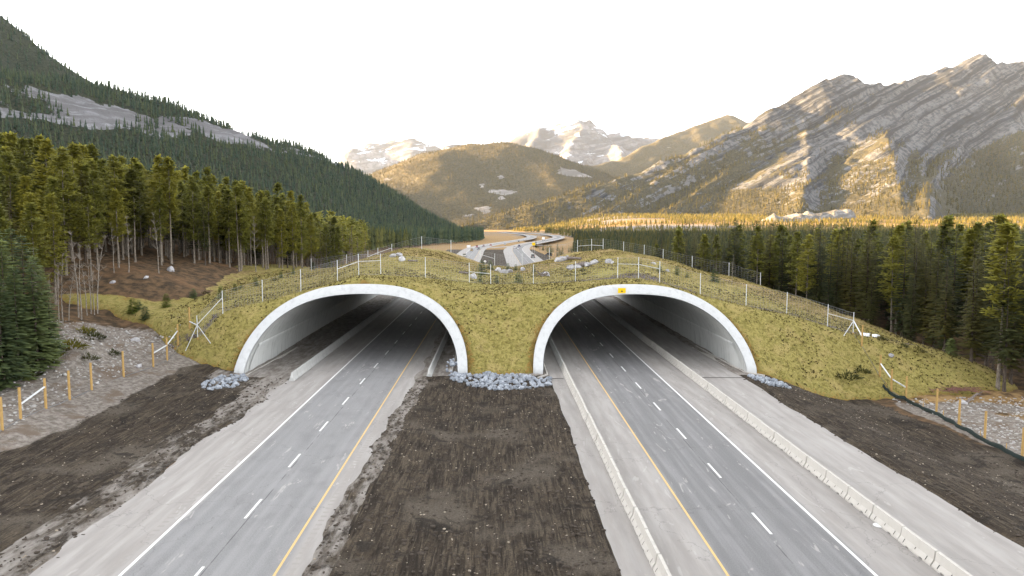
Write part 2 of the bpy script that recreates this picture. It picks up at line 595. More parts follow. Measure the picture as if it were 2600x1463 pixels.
def bilin(xs, ys, Z, x, y):
    x = np.clip(x, xs[0], xs[-1]); y = np.clip(y, ys[0], ys[-1])
    i = np.clip(np.searchsorted(xs, x) - 1, 0, len(xs) - 2); j = np.clip(np.searchsorted(ys, y) - 1, 0, len(ys) - 2)
    fx = (x - xs[i]) / (xs[i + 1] - xs[i]); fy = (y - ys[j]) / (ys[j + 1] - ys[j])
    fy = fy * fy * (3 - 2 * fy) * .5 + fy * .5
    return (Z[j, i] * (1 - fx) + Z[j, i + 1] * fx) * (1 - fy) + (Z[j + 1, i] * (1 - fx) + Z[j + 1, i + 1] * fx) * fy


def soil_edges(y):
    """x where bare earth meets the paved strips: outer left, median left, median right, outer right"""
    n = fbm(y * .16, y * 0 + 3, 5, 4); n2 = fbm(y * .22, y * 0 + 9, 8, 4); n3 = fbm(y * .12, y * 0 + 1, 12, 4)
    return -22.0 + n * 1.0, -9.5 + n2 * .6 + .75 * sstep(50, 78, y), 6.05 + fbm(y * .2, y * 0, 3, 3) * .14, 26.9 + n3 * .45


def ground_h(x, y):
    x = np.asarray(x, float); y = np.asarray(y, float)
    e0, e1, e2, e3 = soil_edges(y)
    zl = bilin(LX, LY, LZ, x, y)
    hill_n = fbm(x * .06, y * .06, 21, 5) * 1.0 + fbm(x * .3, y * .3, 22, 4) * .35
    zl = zl + hill_n * sstep(-34, -46, x) * sstep(900, 200, y)
    # pit heaps left of the fence
    zl = zl + 1.5 * np.exp(-(((x + 44.5) / 4) ** 2 + ((y - 76) / 5) ** 2))
    zr = -2.5 * sstep(28.2, 40, x) * sstep(1500, 1150, y) - .6 * sstep(28.2, 40, x)
    zr = zr + (fbm(x * .05, y * .05, 31, 4) * .7 + fbm(x * .35, y * .35, 33, 4) * .22) * sstep(36, 46, x)
    berm = .20
    outer_l = sstep(e0 + .25, e0 - .5, x) * (berm + fbm(x * .5, y * .3, 41, 4) * .12 + .10 * fbm(x * 2.2, y * .3, 43, 3))
    med = sstep(e1 - .25, e1 + .5, x) * sstep(e2 + .2, e2 - .4, x)
    dip = -.35 * np.exp(-((x + 1.2) / 4.0) ** 2)
    med = med * (berm + dip * sstep(82, 70, y) * 1 + fbm(x * .6, y * .4, 44, 4) * .08 + .06 * fbm(x * 1.3, y * .10, 46, 2) + .05 * fbm(x * 3.6, y * .09, 49, 2) * sstep(e1 + .8, e1 + 1.6, x) * sstep(e2 - .8, e2 - 1.6, x))
    outer_r = sstep(e3 - .2, e3 + .6, x) * (berm + fbm(x * .5, y * .3, 47, 4) * .10 + .08 * fbm(x * 2.2, y * .3, 48, 3))
    z = -.08 + np.where(x < 0, zl, zr)
    far = sstep(300, 200, y)
    z = z + (outer_l + med + outer_r) * far
    z = z + fbm(x * .004, y * .004, 50, 4) * 4.0 * sstep(1300, 2300, y) + 62 * sstep(1350, 3300, y) * sstep(60, 500, x)
    return z


# ------------------------------------------------------------------ ground sheet
def grow(a, b, s, g):
    out = [a]; sgn = 1 if b > a else -1
    while (out[-1] - b) * sgn < 0:
        out.append(out[-1] + sgn * s); s *= g
    out[-1] = b
    return out


def grid_faces(nx, ny, off=0):
    i, j = np.meshgrid(np.arange(nx - 1), np.arange(ny - 1))
    a = (j * nx + i).ravel() + off
    return np.stack([a, a + 1, a + 1 + nx, a + nx], 1)


gx = np.array(sorted(set([round(v, 3) for v in grow(-62, -9000, .6, 1.09)] + [round(v, 3) for v in np.arange(-62, 62, .28)] + [round(v, 3) for v in np.arange(-9.5, 6.5, .1)] + [round(v, 3) for v in grow(62, 9000, .6, 1.09)])))
gy = np.array(sorted(set([round(v, 3) for v in grow(26, -300, 1, 1.3)] + [round(v, 3) for v in np.arange(26, 96, .42)] + [round(v, 3) for v in grow(96, 16000, .5, 1.025)])))
X, Y = np.meshgrid(gx, gy)
x = X.ravel(); y = Y.ravel()
z = ground_h(x, y)
e0, e1, e2, e3 = soil_edges(y)
near = sstep(300, 170, y)
soil = np.where((x < e0) & (x > -45), sstep(-35.5, -33, x + fbm(y * .2, y * 0, 60, 3) * 1.2 + .8 * sstep(60, 40, y) ), 0)
soil = np.maximum(soil, np.where((x > e1) & (x < e2), 1, 0))
soil = np.maximum(soil, np.where((x > e3), sstep(44.5, 43.0, x + fbm(y * .2, y * 0, 61, 3) - np.clip(y - 60, -30, 30) * -.10), 0))
soil_far = (((x > -8) & (x < 8)) | ((x > 21) & (x < 34 - (y - 170) * .02)) | ((x < -22) & (x > -34))) * sstep(560, 500, y)
soil = np.where(y > 175, soil_far * .9, soil)
soil = np.where((x > -28.5) & (x < 29.5) & (y > 81) & (y < 177), 0, soil)
gravel = sstep(-31.5, -34.5, x) * sstep(-53, -43, x + fbm(x * .1, y * .1, 62, 4) * 8) * sstep(97, 84, y)
gravel = np.maximum(gravel, sstep(43, 44.5, x) * sstep(61, 50, x + fbm(x * .1, y * .1, 63, 4) * 7) * sstep(84, 76, y))
grav_far = sstep(-.15, .15, fbm(x * .0022, y * .0045, 64, 4)) * sstep(1150, 1500, y)
gravel = np.maximum(gravel, grav_far * .9)
dry = sstep(290, 400, y) * sstep(150, 100, x) * sstep(-60, -40, x)
dry = np.maximum(dry, sstep(1100, 1500, y) * .75)
dry = np.maximum(dry, sstep(-27, -33, x) * sstep(-70, -56, x) * sstep(180, 190, y) * .6)
dry = np.maximum(dry, sstep(43, 48, x) * sstep(80, 56, x) * .55 * sstep(110, 90, y))
grass = sstep(-46, -40, x) * sstep(-30, -34, x) * sstep(86, 92, y) * .4 * sstep(120, 110, y)
dust = np.where((x > e0 - 2.8) & (x < e0 + 1), .62 + .3 * fbm(x * .2, y * .08, 66, 3), 0) * near
dust = np.maximum(dust, np.where((x < -20.5) & (x > -31), sstep(66, 80, y) * .55 + .28 * fbm(x * .25, y * .12, 67, 3), 0) * sstep(84, 82, y))
dust = np.maximum(dust, np.where((x > e1 - 1) & (x < e1 + 1.5), .52, 0) * near)
dust = np.where((x > -28.5) & (x < 29.5) & (y > 81) & (y < 177), 1, dust)
gme = mesh_np('ground', np.stack([x, y, z], 1), grid_faces(len(gx), len(gy)), M['ground'],
              dict(soil=soil, gravel=gravel, dry=dry, grass=grass, dust=dust), True)
g = link('ground', gme); g['kind'] = 'structure'

# ------------------------------------------------------------------ overpass: arches and earth cover
Y0, KB, YF = 81.6, 0.95, 177.0
ARCH = {'L': dict(xc=-16.1, a=12.95, h=9.55), 'R': dict(xc=16.8, a=12.6, h=9.45)}
PA = np.array([12.6, 12.58, 12.45, 12.2, 11.8, 11.3, 10.7, 9.95, 9.0, 7.85, 6.5, 5.0, 3.3, 1.6, 0]) / 12.6
PZ = np.array([-.4, 1.0, 2.15, 3.1, 4.0, 4.9, 5.7, 6.5, 7.25, 7.95, 8.55, 9.0, 9.28, 9.42, 9.45]) / 9.45


def arch_curve(A, off=0.0, n=96):
    """(x, z) from left foot over the crown to the right foot, moved inward by off"""
    px = np.concatenate([-PA, PA[::-1][1:]]) * A['a'] + A['xc']
    pz = np.concatenate([PZ, PZ[::-1][1:]]) * A['h']
    s = np.concatenate([[0], np.cumsum(np.hypot(np.diff(px), np.diff(pz)))])
    q = np.linspace(0, s[-1], n)
    # smooth through the samples
    xx = np.interp(q, s, px); zz = np.interp(q, s, pz)
    for _ in range(6):
        xx[1:-1] = (xx[:-2] + 2 * xx[1:-1] + xx[2:]) / 4; zz[1:-1] = (zz[:-2] + 2 * zz[1:-1] + zz[2:]) / 4
    if off:
        tx = np.gradient(xx); tz = np.gradient(zz); L = np.hypot(tx, tz)
        nx, nz = tz / L, -tx / L
        xx = xx + nx * off; zz = zz + nz * off
    return xx, zz


def arch_top(A, x):
    u = np.abs(x - A['xc']) / A['a']
    return np.where(u < 1, np.interp(u, PA[::-1], PZ[::-1]) * A['h'], -9.)


NEARF = np.array([  # px, py, Y of the posts of the near fence, on the overpass
    (500, 802, 87), (565.5, 789, 89), (667, 767, 91), (764, 740, 92), (857, 715, 94), (911, 699, 96), (967, 698, 97), (1080, 705, 100),
    (1191.7, 718, 102), (1246, 722, 103), (1354, 721, 103), (1461, 715.5, 100), (1568, 706.8, 97), (1621, 706.8, 96), (1674.5, 717.7, 95),
    (1778, 749, 93), (1894, 777.7, 92), (1997, 797.8, 91.5), (2101, 826, 91), (2166, 843, 91)])
NF = np.array([at_y(*p) for p in NEARF])
MIDX = np.array([-60, -50, -40, -33, -30, -22, -15.7, -10, -3, 4, 11.3, 16.5, 21.7, 27, 32.7, 37, 44, 54, 63, 75])
MIDZ = np.array([9, 9, 8, 8.5, 8.9, 11, 12.5, 11.8, 9.4, 8.9, 10.1, 11.7, 12.2, 11.3, 9.9, 8.6, 6.9, 3.6, -.6, -4])


def mound_h(x, y):
    fx = np.concatenate([[-60, -45, -38.5], NF[:, 0], [55, 65, 75]])
    fz = np.concatenate([[7, 5.5, 5.0], NF[:, 2], [1.2, -2, -5]])
    fy = np.concatenate([[90, 88, 87], NF[:, 1], [91, 91, 91]])
    zn = np.interp(x, fx, fz); yn = np.interp(x, fx, fy)
    zm = np.interp(x, MIDX, MIDZ); zf = zm - 1.0 - .6 * np.exp(-((x - 3) / 8.) ** 2)
    t = sstep(yn, 128, y) * .55 + .45 * np.clip((y - yn) / (128 - yn), 0, 1)
    zc = np.where(y < yn, zn - (yn - y) * .02, zn + (zm - zn) * t)
    zc = np.where(y > 128, zm + (zf - zm) * sstep(128, 166, y), zc)
    zc = zc + (fbm(x * .11, y * .11, 71, 4) * .55 + fbm(x * .5, y * .5, 72, 4) * .16) * sstep(yn + 1, yn + 10, y) * sstep(172, 160, y)
    yf = np.interp(x, [-60, -48, -42, -37, -30, -20, 29, 33, 44, 55, 65, 75], [92, 90, 87.2, 84.4, 81.9, 81.6, 81.6, 82.2, 86.2, 88, 92, 96])
    kf = np.interp(x, [-60, -30, 30, 44, 55, 70], [1.0, KB, KB, 1.35, 1.8, 2.0])
    front = (y - yf) / kf
    center = np.exp(-((x - .5) / 2.6) ** 2)
    front = front - center * .35 * sstep(0, 5, y - yf) + fbm(x * .35, y * .35, 73, 4) * .10 * (1 - sstep(.0, .3, np.minimum(np.abs(x - 3.6), np.minimum(np.abs(x + 3.1), 9)) * 0))
    back = (YF - y) / KB
    z = smin(smin(front - .12, zc, .8), back - .12, .8)
    z = z + fbm(x * 1.6, y * 1.6, 75, 3) * .05
    side = sstep(60, 70, x) * 3
    return z - side


mx = np.arange(-58, 74, .36); my = np.arange(76, 182, .36)
X, Y = np.meshgrid(mx, my); x = X.ravel(); y = Y.ravel()
z = mound_h(x, y)
gh = ground_h(x, y)
kill = (z < gh - .45)
low = np.zeros(len(x), bool)
for A in ARCH.values():
    for zp in ((y - Y0) / KB, (YF - y) / KB):
        u = np.abs(x - A['xc'])
        inside = (u < A['a'] - .38) & (zp < arch_top(dict(A, a=A['a'] - .38, h=A['h'] - .38), x)) & (zp < 12)
        strip = (u < A['a'] + .05) & (zp < arch_top(dict(A, a=A['a'] + .05, h=A['h'] + .05), x)) & ~inside
        kill |= inside
        low |= strip
z = np.where(low, z - .35, z)
z = np.where(kill & ~low, np.maximum(z, gh - .5), z)
F = grid_faces(len(mx), len(my))
F = F[~kill[F].any(1)]
ynear = np.interp(x, NF[:, 0], NF[:, 1])
tan = sstep(5, 25, y - ynear) * .45 + sstep(33, 45, x) * .35 * sstep(ynear, ynear + 1.5, y) + .18 * fbm(x * .06, y * .06, 80, 3) + sstep(34, 28, np.abs(x)) * sstep(112, 125, y) * .15
rust = np.zeros(len(x))
zp = (y - Y0) / KB
for A in ARCH.values():
    d = np.hypot(np.maximum(np.abs(x - A['xc']) - A['a'] * np.sqrt(np.clip(1 - (np.clip(zp, 0, A['h']) / A['h']) ** 2.4, 0, 1)), 0), np.maximum(zp - A['h'], 0) * .9)
    rust = np.maximum(rust, .62 * np.exp(-(d / 1.3) ** 2))
rust = np.maximum(rust, .55 * np.exp(-np.clip(z - gh, 0, 9) / 1.1))
rust = rust * sstep(110, 100, y)
fy_ = ynear
brush = .52 * np.exp(-((y - fy_ - .6) / 1.0) ** 2) + .40 * np.exp(-((y - fy_ - 3.5) / 3.2) ** 2) * sstep(3, 12, x) * sstep(46, 36, x)
brush = brush + .36 * sstep(.2, .5, fbm(x * .13, y * .13, 83, 4)) * sstep(0, 4, y - fy_)
used = np.zeros(len(x), bool); used[F.ravel()] = True
remap = np.cumsum(used) - 1
V = np.stack([x, y, z], 1)[used]
me = mesh_np('earth_cover', V, remap[F], M['turf'], dict(tan=tan[used], rust=rust[used], brush=brush[used]), True)
o = link('earth_cover', me); o['kind'] = 'structure'


def surf(x, y):
    """top surface height, ground or overpass"""
    a = np.atleast_1d(np.asarray(x, float)); b = np.atleast_1d(np.asarray(y, float))
    h = np.maximum(ground_h(a, b), np.where((b > 76) & (b < 181) & (a > -58) & (a < 73), mound_h(a, b), -99))
    return h if np.ndim(x) else float(h[0])


def build_tunnel(A, label, sign=False):
    root = empty('road_tunnel', (A['xc'], Y0, 0), label, 'tunnel', 'arched concrete tunnels under the wildlife overpass')
    ox, oz = arch_curve(A, 0.0); ix, iz = arch_curve(A, 1.08)
    iz[0] = iz[-1] = -.4
    n = len(ox)

    def rel(V):
        return np.asarray(V) - np.array([A['xc'], Y0, 0])
    for yb, s in ((Y0, 1), (YF, -1)):
        fo = yb + s * KB * np.maximum(oz - .62, 0) * 1.0 + s * KB * .35
        fi = yb + s * KB * np.maximum(iz - .62, 0) + s * KB * .35
        fo = fo - s * .22; fi = fi - s * .22
        # bevel-smooth outline: outer front, inner front, inner back, outer back
        V = np.concatenate([np.stack([ox, fo, oz], 1), np.stack([ix, fi, iz], 1), np.stack([ix, fi + s * 2.2, iz], 1), np.stack([ox, fo + s * 2.2, oz], 1)])
        F = []
        for k in range(4):
            a = np.arange(n - 1) + k * n; b = np.arange(n - 1) + ((k + 1) % 4) * n
            q = np.stack([a, b, b + 1, a + 1], 1)
            F.append(q if s == 1 else q[:, ::-1])
        F.append(np.array([[0, 3 * n, 2 * n, n], [n - 1, 2 * n - 1, 3 * n - 1, 4 * n - 1]]))
        me = mesh_np('portal_ring', rel(V), F, M['conc'])
        r = link('portal_ring', me, root)
        m = r.modifiers.new('Bevel', 'BEVEL'); m.width = .04; m.segments = 2; m.limit_method = 'ANGLE'; m.angle_limit = math.radians(40)
    # vault lining, with a thicker lower wall
    vx, vz = arch_curve(A, 1.15)
    vz[0] = vz[-1] = -.4
    f0 = Y0 + .4 + KB * np.maximum(vz - .62, 0); f1 = YF - .4 - KB * np.maximum(vz - .62, 0)
    ts = np.linspace(0, 1, 40)
    V = np.concatenate([np.stack([vx, f0 + (f1 - f0) * t, vz], 1) for t in ts])
    me = mesh_np('vault', rel(V), grid_faces(n, len(ts)), M['conc_in'], smooth=True)
    link('vault', me, root)
    wx, wz = arch_curve(A, 1.25)
    for side, sel in ((-1, np.arange(n) < n // 2), (1, np.arange(n) >= n // 2)):
        k = sel & (wz < 3.2)
        ax, az = wx[k], wz[k]
        if side > 0:
            ax, az = ax[::-1], az[::-1]
        az = az.copy(); az[0] = -.4
        bx, bz = vx[k], vz[k]
        if side > 0:
            bx, bz = bx[::-1], bz[::-1]
        px_ = np.concatenate([ax, [bx[-1]]]); pz_ = np.concatenate([az, [az[-1] + .1]])
        V = np.concatenate([np.stack([px_, Y0 + 1.6 + KB * np.maximum(pz_ - .62, 0) * 1.0, pz_], 1), np.stack([px_, YF - .6 - KB * np.maximum(pz_ - .62, 0), pz_], 1)])
        me = mesh_np('wall_base', rel(V), grid_faces(len(px_), 2), M['conc_in2'])
        link('wall_base', me, root)
    return root


M['conc_in2'] = concrete('tunnel_wall_concrete', (0.62, 0.63, 0.62), .5)
tunL = build_tunnel(ARCH['L'], 'left concrete arch tunnel of the grassy overpass, over the carriageway with oncoming lanes')
tunR = build_tunnel(ARCH['R'], 'right concrete arch tunnel of the grassy overpass with a yellow sign on its crown')

# ------------------------------------------------------------------ pavements
def ribbon(pts, offs, name, mat, z=0.0, lat=None):
    """pts centreline (x, y); offs list of lateral offsets; UV = (lateral + lat, along)"""
    P = np.array(pts, float); T = np.gradient(P, axis=0); T /= np.linalg.norm(T, axis=1)[:, None]
    N = np.stack([T[:, 1], -T[:, 0]], 1)
    s = np.concatenate([[0], np.cumsum(np.linalg.norm(np.diff(P, axis=0), axis=1))]) + P[0, 1]
    offs = np.asarray(offs, float)
    if offs.ndim == 1:
        offs = np.tile(offs, (len(P), 1))
    V = []; U = []
    for k in range(offs.shape[1]):
        q = P + N * offs[:, k:k + 1]
        V.append(np.stack([q[:, 0], q[:, 1], np.full(len(P), z)], 1)); U.append(np.stack([offs[:, k] + (lat if lat is not None else 0), s], 1))
    V = np.stack(V, 1).reshape(-1, 3); U = np.stack(U, 1).reshape(-1, 2)
    me = mesh_np(name, V, grid_faces(offs.shape[1], len(P)), mat, uv=U)
    return me


def spline(pts, step=8):
    P = np.array(pts, float); out = []
    for i in range(len(P) - 1):
        p0 = P[max(i - 1, 0)]; p1 = P[i]; p2 = P[i + 1]; p3 = P[min(i + 2, len(P) - 1)]
        n = max(2, int(np.linalg.norm(p2 - p1) / step))
        for t in np.linspace(0, 1, n, endpoint=False):
            out.append(.5 * ((2 * p1) + (-p0 + p2) * t + (2 * p0 - 5 * p1 + 4 * p2 - p3) * t * t + (-p0 + 3 * p1 - 3 * p2 + p3) * t ** 3))
    out.append(P[-1])
    return np.array(out)


def gp(px, py):
    q = at_z(px, py); return [q[0], q[1]]


CLW = [[-14.2, 0], [-14.2, 150], [-14.2, 400], [-13.6, 540], [-6, 640], [8, 740], [26, 850], [43, 970], [55, 1110], [60, 1250], [57, 1400], [45, 1600], [30, 1800], [10, 2200]]
CLE = [[14.6, 0], [14.6, 150], [14.6, 400], [15.5, 520], [22, 620], [36, 720], [58, 840], [80, 980], [96, 1120], [102, 1280], [98, 1450], [80, 1650], [60, 1850], [30, 2200]]
cw = spline(CLW); ce = spline(CLE)
o = link('road', ribbon(cw, [-14.6, -8.2, -4.3, 0, 3.7, 6.9], 'road', M['road_w'], 0, -14.2)); o['kind'] = 'structure'
o = link('road', ribbon(ce, [-9.6, -3.7, 0, 3.5, 8, 12.8], 'road', M['road_e'], 0, 14.6)); o['kind'] = 'structure'
# cut the wide outer strips back beyond the tunnels
for ob, cl, side in ((bpy.data.objects['road'], cw, 0), (bpy.data.objects['road.001'], ce, -1)):
    me = ob.data
    nper = 6
    for i in range(len(cl)):
        k = i * nper + (0 if side == 0 else nper - 1)
        yy = cl[i][1]
        if yy > 178:
            vin = me.vertices[i * nper + (1 if side == 0 else nper - 2)].co
            v = me.vertices[k].co
            v.x = vin.x + (v.x - vin.x) * .12
# white plaza crossing between the carriageways
o = link('road_crossover', ribbon([[-6, 560], [14, 610], [40, 640], [62, 650]], [-4, 4], 'road_crossover', M['road_w'], .02, -20)); o['kind'] = 'structure'


def line_pts(cl, off, y0, y1):
    T = np.gradient(cl, axis=0); T /= np.linalg.norm(T, axis=1)[:, None]
    q = cl + np.stack([T[:, 1], -T[:, 0]], 1) * off
    k = (cl[:, 1] >= y0) & (cl[:, 1] <= y1)
    return q[k]


def strips(name, mat, parts, z):
    V = []; F = []; n = 0
    for pts, w in parts:
        P = np.array(pts); T = np.gradient(P, axis=0); T /= np.linalg.norm(T, axis=1)[:, None]; N = np.stack([T[:, 1], -T[:, 0]], 1)
        a = P - N * w / 2; b = P + N * w / 2
        v = np.stack([a, b], 1).reshape(-1, 2)
        V.append(np.c_[v, np.full(len(v), z)]); F.append(grid_faces(2, len(P), n)); n += len(v)
    o = link(name, mesh_np(name, np.concatenate(V), F, mat)); o['kind'] = 'structure'


white = [(line_pts(cw, -3.72, 0, 1900), .17), (line_pts(ce, 3.5, 0, 1900), .17)]
dk = [34.0 + 9 * k for k in range(-1, 60)]
# measured dashes: left far ends every 9 m, right likewise
yl0 = at_z(878, 1008.8)[1] % 9; yr0 = at_z(1798, 1176.7)[1] % 9
for k in range(1, 60):
    a = yl0 + 9 * k
    white.append(([[-14.3, a - 3], [-14.3, a]], .15))
    a = yr0 + 9 * k
    white.append(([[14.88, a - 3], [14.88, a]], .15))
strips('road_markings_white', M['white_paint'], white, .006)
strips('road_markings_yellow', M['yellow_paint'], [(line_pts(cw, 3.62, 0, 1900), .13), (line_pts(ce, -3.55, 0, 1900), .13)], .006)
# milled rumble notches beside the yellow line of the left road
V = []; F = []
for k in range(150):
    yy = 24 + k * .6
    n = len(V); xx = -10.05
    V += [(xx, yy, .005), (xx + .35, yy, .005), (xx + .35, yy + .22, .005), (xx, yy + .22, .005)]; F.append([n, n + 1, n + 2, n + 3])
    n = len(V); xx = -18.75
    V += [(xx, yy, .005), (xx + .35, yy, .005), (xx + .35, yy + .22, .005), (xx, yy + .22, .005)]; F.append([n, n + 1, n + 2, n + 3])
o = link('rumble_strip', mesh_np('rumble_strip', V, np.array(F), simple('milled_asphalt', (0.30, 0.28, 0.265), .8))); o['kind'] = 'structure'
# concrete apron slabs with a dark joint at the tunnel mouths
for xa, xb in ((-28.2, -22.2), (22.0, 28.6), (-7.0, -4.6), (5.5, 7.4)):
    V = [(xa, 79.7, .012), (xb, 79.4, .012), (xb, 79.75, .012), (xa, 80.05, .012)]
    o = link('drain_joint', mesh_np('drain_joint', V, np.array([[0, 1, 2, 3]]), simple('dark_joint', (0.08, 0.07, 0.065), .8))); o['kind'] = 'structure'

# ------------------------------------------------------------------ barriers
BPROF = [(-.30, 0), (-.30, .09), (-.155, .34), (-.085, .80), (.085, .80), (.155, .34), (.30, .09), (.30, 0)]


def barrier_seg(L=2.90):
    root = empty('concrete_barrier', (0, 0, 0), 'x', 'road barrier')
    b = MB()
    # feet cut-outs: the bottom strip is made of three blocks, so two dark gaps show
    prof = [(-.30, .085), (-.30, .10), (-.155, .34), (-.085, .80), (.085, .80), (.155, .34), (.30, .10), (.30, .085)]
    b.prism(prof, -L / 2, L / 2)
    for y0, y1 in ((-L / 2, -.75), (-.45, .45), (.75, L / 2)):
        b.prism([(-.298, 0), (-.298, .086), (.298, .086), (.298, 0)], y0, y1)
    b.build('barrier_body', M['conc_bar'], root, bevel=.012)
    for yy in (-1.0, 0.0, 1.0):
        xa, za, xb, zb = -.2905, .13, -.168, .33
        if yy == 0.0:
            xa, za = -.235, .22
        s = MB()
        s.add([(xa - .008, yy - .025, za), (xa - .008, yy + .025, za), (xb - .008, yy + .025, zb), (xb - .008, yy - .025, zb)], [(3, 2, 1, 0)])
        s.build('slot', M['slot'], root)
    return root


def copy_thing(root, loc, label, group=None, rz=None, scale=None, mats=None):
    r = root.copy(); COL.objects.link(r); r.location = [float(c) for c in loc]
    r['label'] = label
    if group:
        r['group'] = group
    if rz is not None:
        r.rotation_euler = (0, 0, rz)
    if scale is not None:
        r.scale = (scale, scale, scale) if np.ndim(scale) == 0 else scale
    for ch in list(root.children):
        c = ch.copy(); COL.objects.link(c); c.parent = r
        for g2 in list(ch.children):
            d = g2.copy(); COL.objects.link(d); d.parent = c
    return r


M['slot'] = simple('slot_shade_paint', (0.03, 0.03, 0.03), .9)  # flat dark strips, the shade inside the slots put into their colour
ORD = ['first', 'second', 'third', 'fourth', 'fifth', 'sixth', 'seventh', 'eighth', 'ninth', 'tenth', 'eleventh', 'twelfth', 'thirteenth', 'fourteenth',
       'fifteenth', 'sixteenth', 'seventeenth', 'eighteenth', 'nineteenth', 'twentieth', 'twenty-first', 'twenty-second', 'twenty-third', 'twenty-fourth',
       'twenty-fifth', 'twenty-sixth', 'twenty-seventh', 'twenty-eighth', 'twenty-ninth', 'thirtieth']
GRP = ['barrier sections between median strip and right road', 'barrier sections along the outer edge of the right road']
seg0 = None
ys_r = np.arange(105, 24, -3.0)
ys_l = np.arange(84, 20, -3.0)
for side, xs_, ysr in ((1, 21.55, ys_r), (0, 7.86, ys_l)):
    nearest = [v for v in ysr if v > 29]
    for k, yy in enumerate(ysr):
        random.seed(k * 7 + side)
        loc = (xs_ + random.uniform(-.03, .03), yy, 0)
        rz = random.uniform(-.006, .006)
        lab = ('slotted concrete barrier section beside the median strip, ' if side == 0 else 'slotted concrete barrier section on the outer roadside, ') + ORD[k] + ' counting from the tunnel end'
        if seg0 is None:
            seg0 = barrier_seg(); seg0.location = loc; seg0.rotation_euler = (0, 0, rz); seg0['label'] = lab; seg0['group'] = GRP[side]
        else:
            copy_thing(seg0, loc, lab, GRP[side], rz)
for xs_, y0, y1, lab in ((21.55, 106.6, 176, 'continuous cast concrete barrier inside the right tunnel by the outer road edge'),
                         (7.86, 85.6, 176, 'continuous cast concrete barrier inside the right tunnel, left of the yellow line'),
                         (-21.9, 78.9, 176, 'thick cast concrete barrier at the left of the left tunnel, its blunt end outside'),
                         (-7.35, 80.6, 176, 'narrow cast concrete barrier at the right side of the left tunnel')):
    b = MB()
    b.prism(BPROF, y0, y1)
    o = b.build('concrete_barrier', M['conc_bar2'], bevel=.02)
    for v in o.data.vertices:
        v.co.x += 0
        if y1 > 100 and v.co.y < y0 + .1 and xs_ < 0 and v.co.z > .5:
            v.co.y += .35
    if xs_ < 0:
        o.scale = (1, 1, 1.12)
    o.location = (xs_, 0, 0)
    tag(o, lab, 'road barrier')
# low kerbs and drain chutes at the feet of the arches
for nm, pts, lab in (('drain_chute', [(-5.15, 100, .12), (-4.95, 81.6, .12), (-3.3, 80.0, .1)], 'thin concrete drain kerb bending round the right foot of the left arch'),
                     ('drain_chute', [(5.75, 100, .12), (5.75, 80.9, .12), (4.6, 79.4, .1)], 'thin concrete drain kerb bending round the left foot of the right arch'),
                     ('drain_chute', [(27.5, 100, .12), (28.0, 82.0, .12), (29.6, 80.0, .1)], 'thin concrete drain kerb bending round the right foot of the right arch'),
                     ('drain_chute', [(-26.9, 100, .12), (-27.5, 81.6, .12), (-28.9, 79.8, .1)], 'thin concrete drain kerb bending round the left foot of the left arch')):
    b = MB()
    for a, c in zip(pts[:-1], pts[1:]):
        d = math.atan2(c[1] - a[1], c[0] - a[0]); L = math.hypot(c[0] - a[0], c[1] - a[1])
        b.box(((a[0] + c[0]) / 2, (a[1] + c[1]) / 2, .10), (L + .1, .14, .30), d)
        b.box(((a[0] + c[0]) / 2 + .35 * math.sin(d), (a[1] + c[1]) / 2 - .35 * math.cos(d), .02), (L, .6, .08), d)
    tag(b.build(nm, M['conc_bar'], bevel=.015), lab, 'drain')

# ------------------------------------------------------------------ mountains
def ridge_pts(L):
    return np.array([at_y(px, py, D) for px, py, D in L])


def ridge_field(x, y, ridges):
    """height of a ridge skeleton: [(pts (n,3), slope, power, round)]"""
    H = np.full(x.shape, -200.0)
    for P, slope, power, rnd in ridges:
        best = np.full(x.shape, -200.0)
        for a, b in zip(P[:-1], P[1:]):
            ab = b[:2] - a[:2]; L2 = (ab ** 2).sum() + 1e-9
            t = np.clip(((x - a[0]) * ab[0] + (y - a[1]) * ab[1]) / L2, 0, 1)
            d = np.hypot(x - a[0] - t * ab[0], y - a[1] - t * ab[1])
            d = d * d / (d + rnd)
            zc = np.maximum(a[2] + t * (b[2] - a[2]), 2)
            if np.ndim(slope):      # (left, right) of the travel direction: dip slope and scarp
                side = ab[0] * (y - a[1]) - ab[1] * (x - a[0])
                w_ = sstep(-40, 40, side / math.sqrt(L2))
                sl = slope[1] * (1 - w_) + slope[0] * w_
            else:
                sl = slope
            u = 1 - sl * d / np.maximum(zc, 1) * (1 / power)
            h = np.where(u > 0, zc * np.maximum(u, 0) ** power, -15 + np.maximum(u, -40) * zc * .3)
            best = np.maximum(best, h)
        H = np.where(H > best + 25, H, np.where(best > H + 25, best, np.maximum(H, best) + (25 - np.abs(H - best)) ** 2 / 100))
    return H


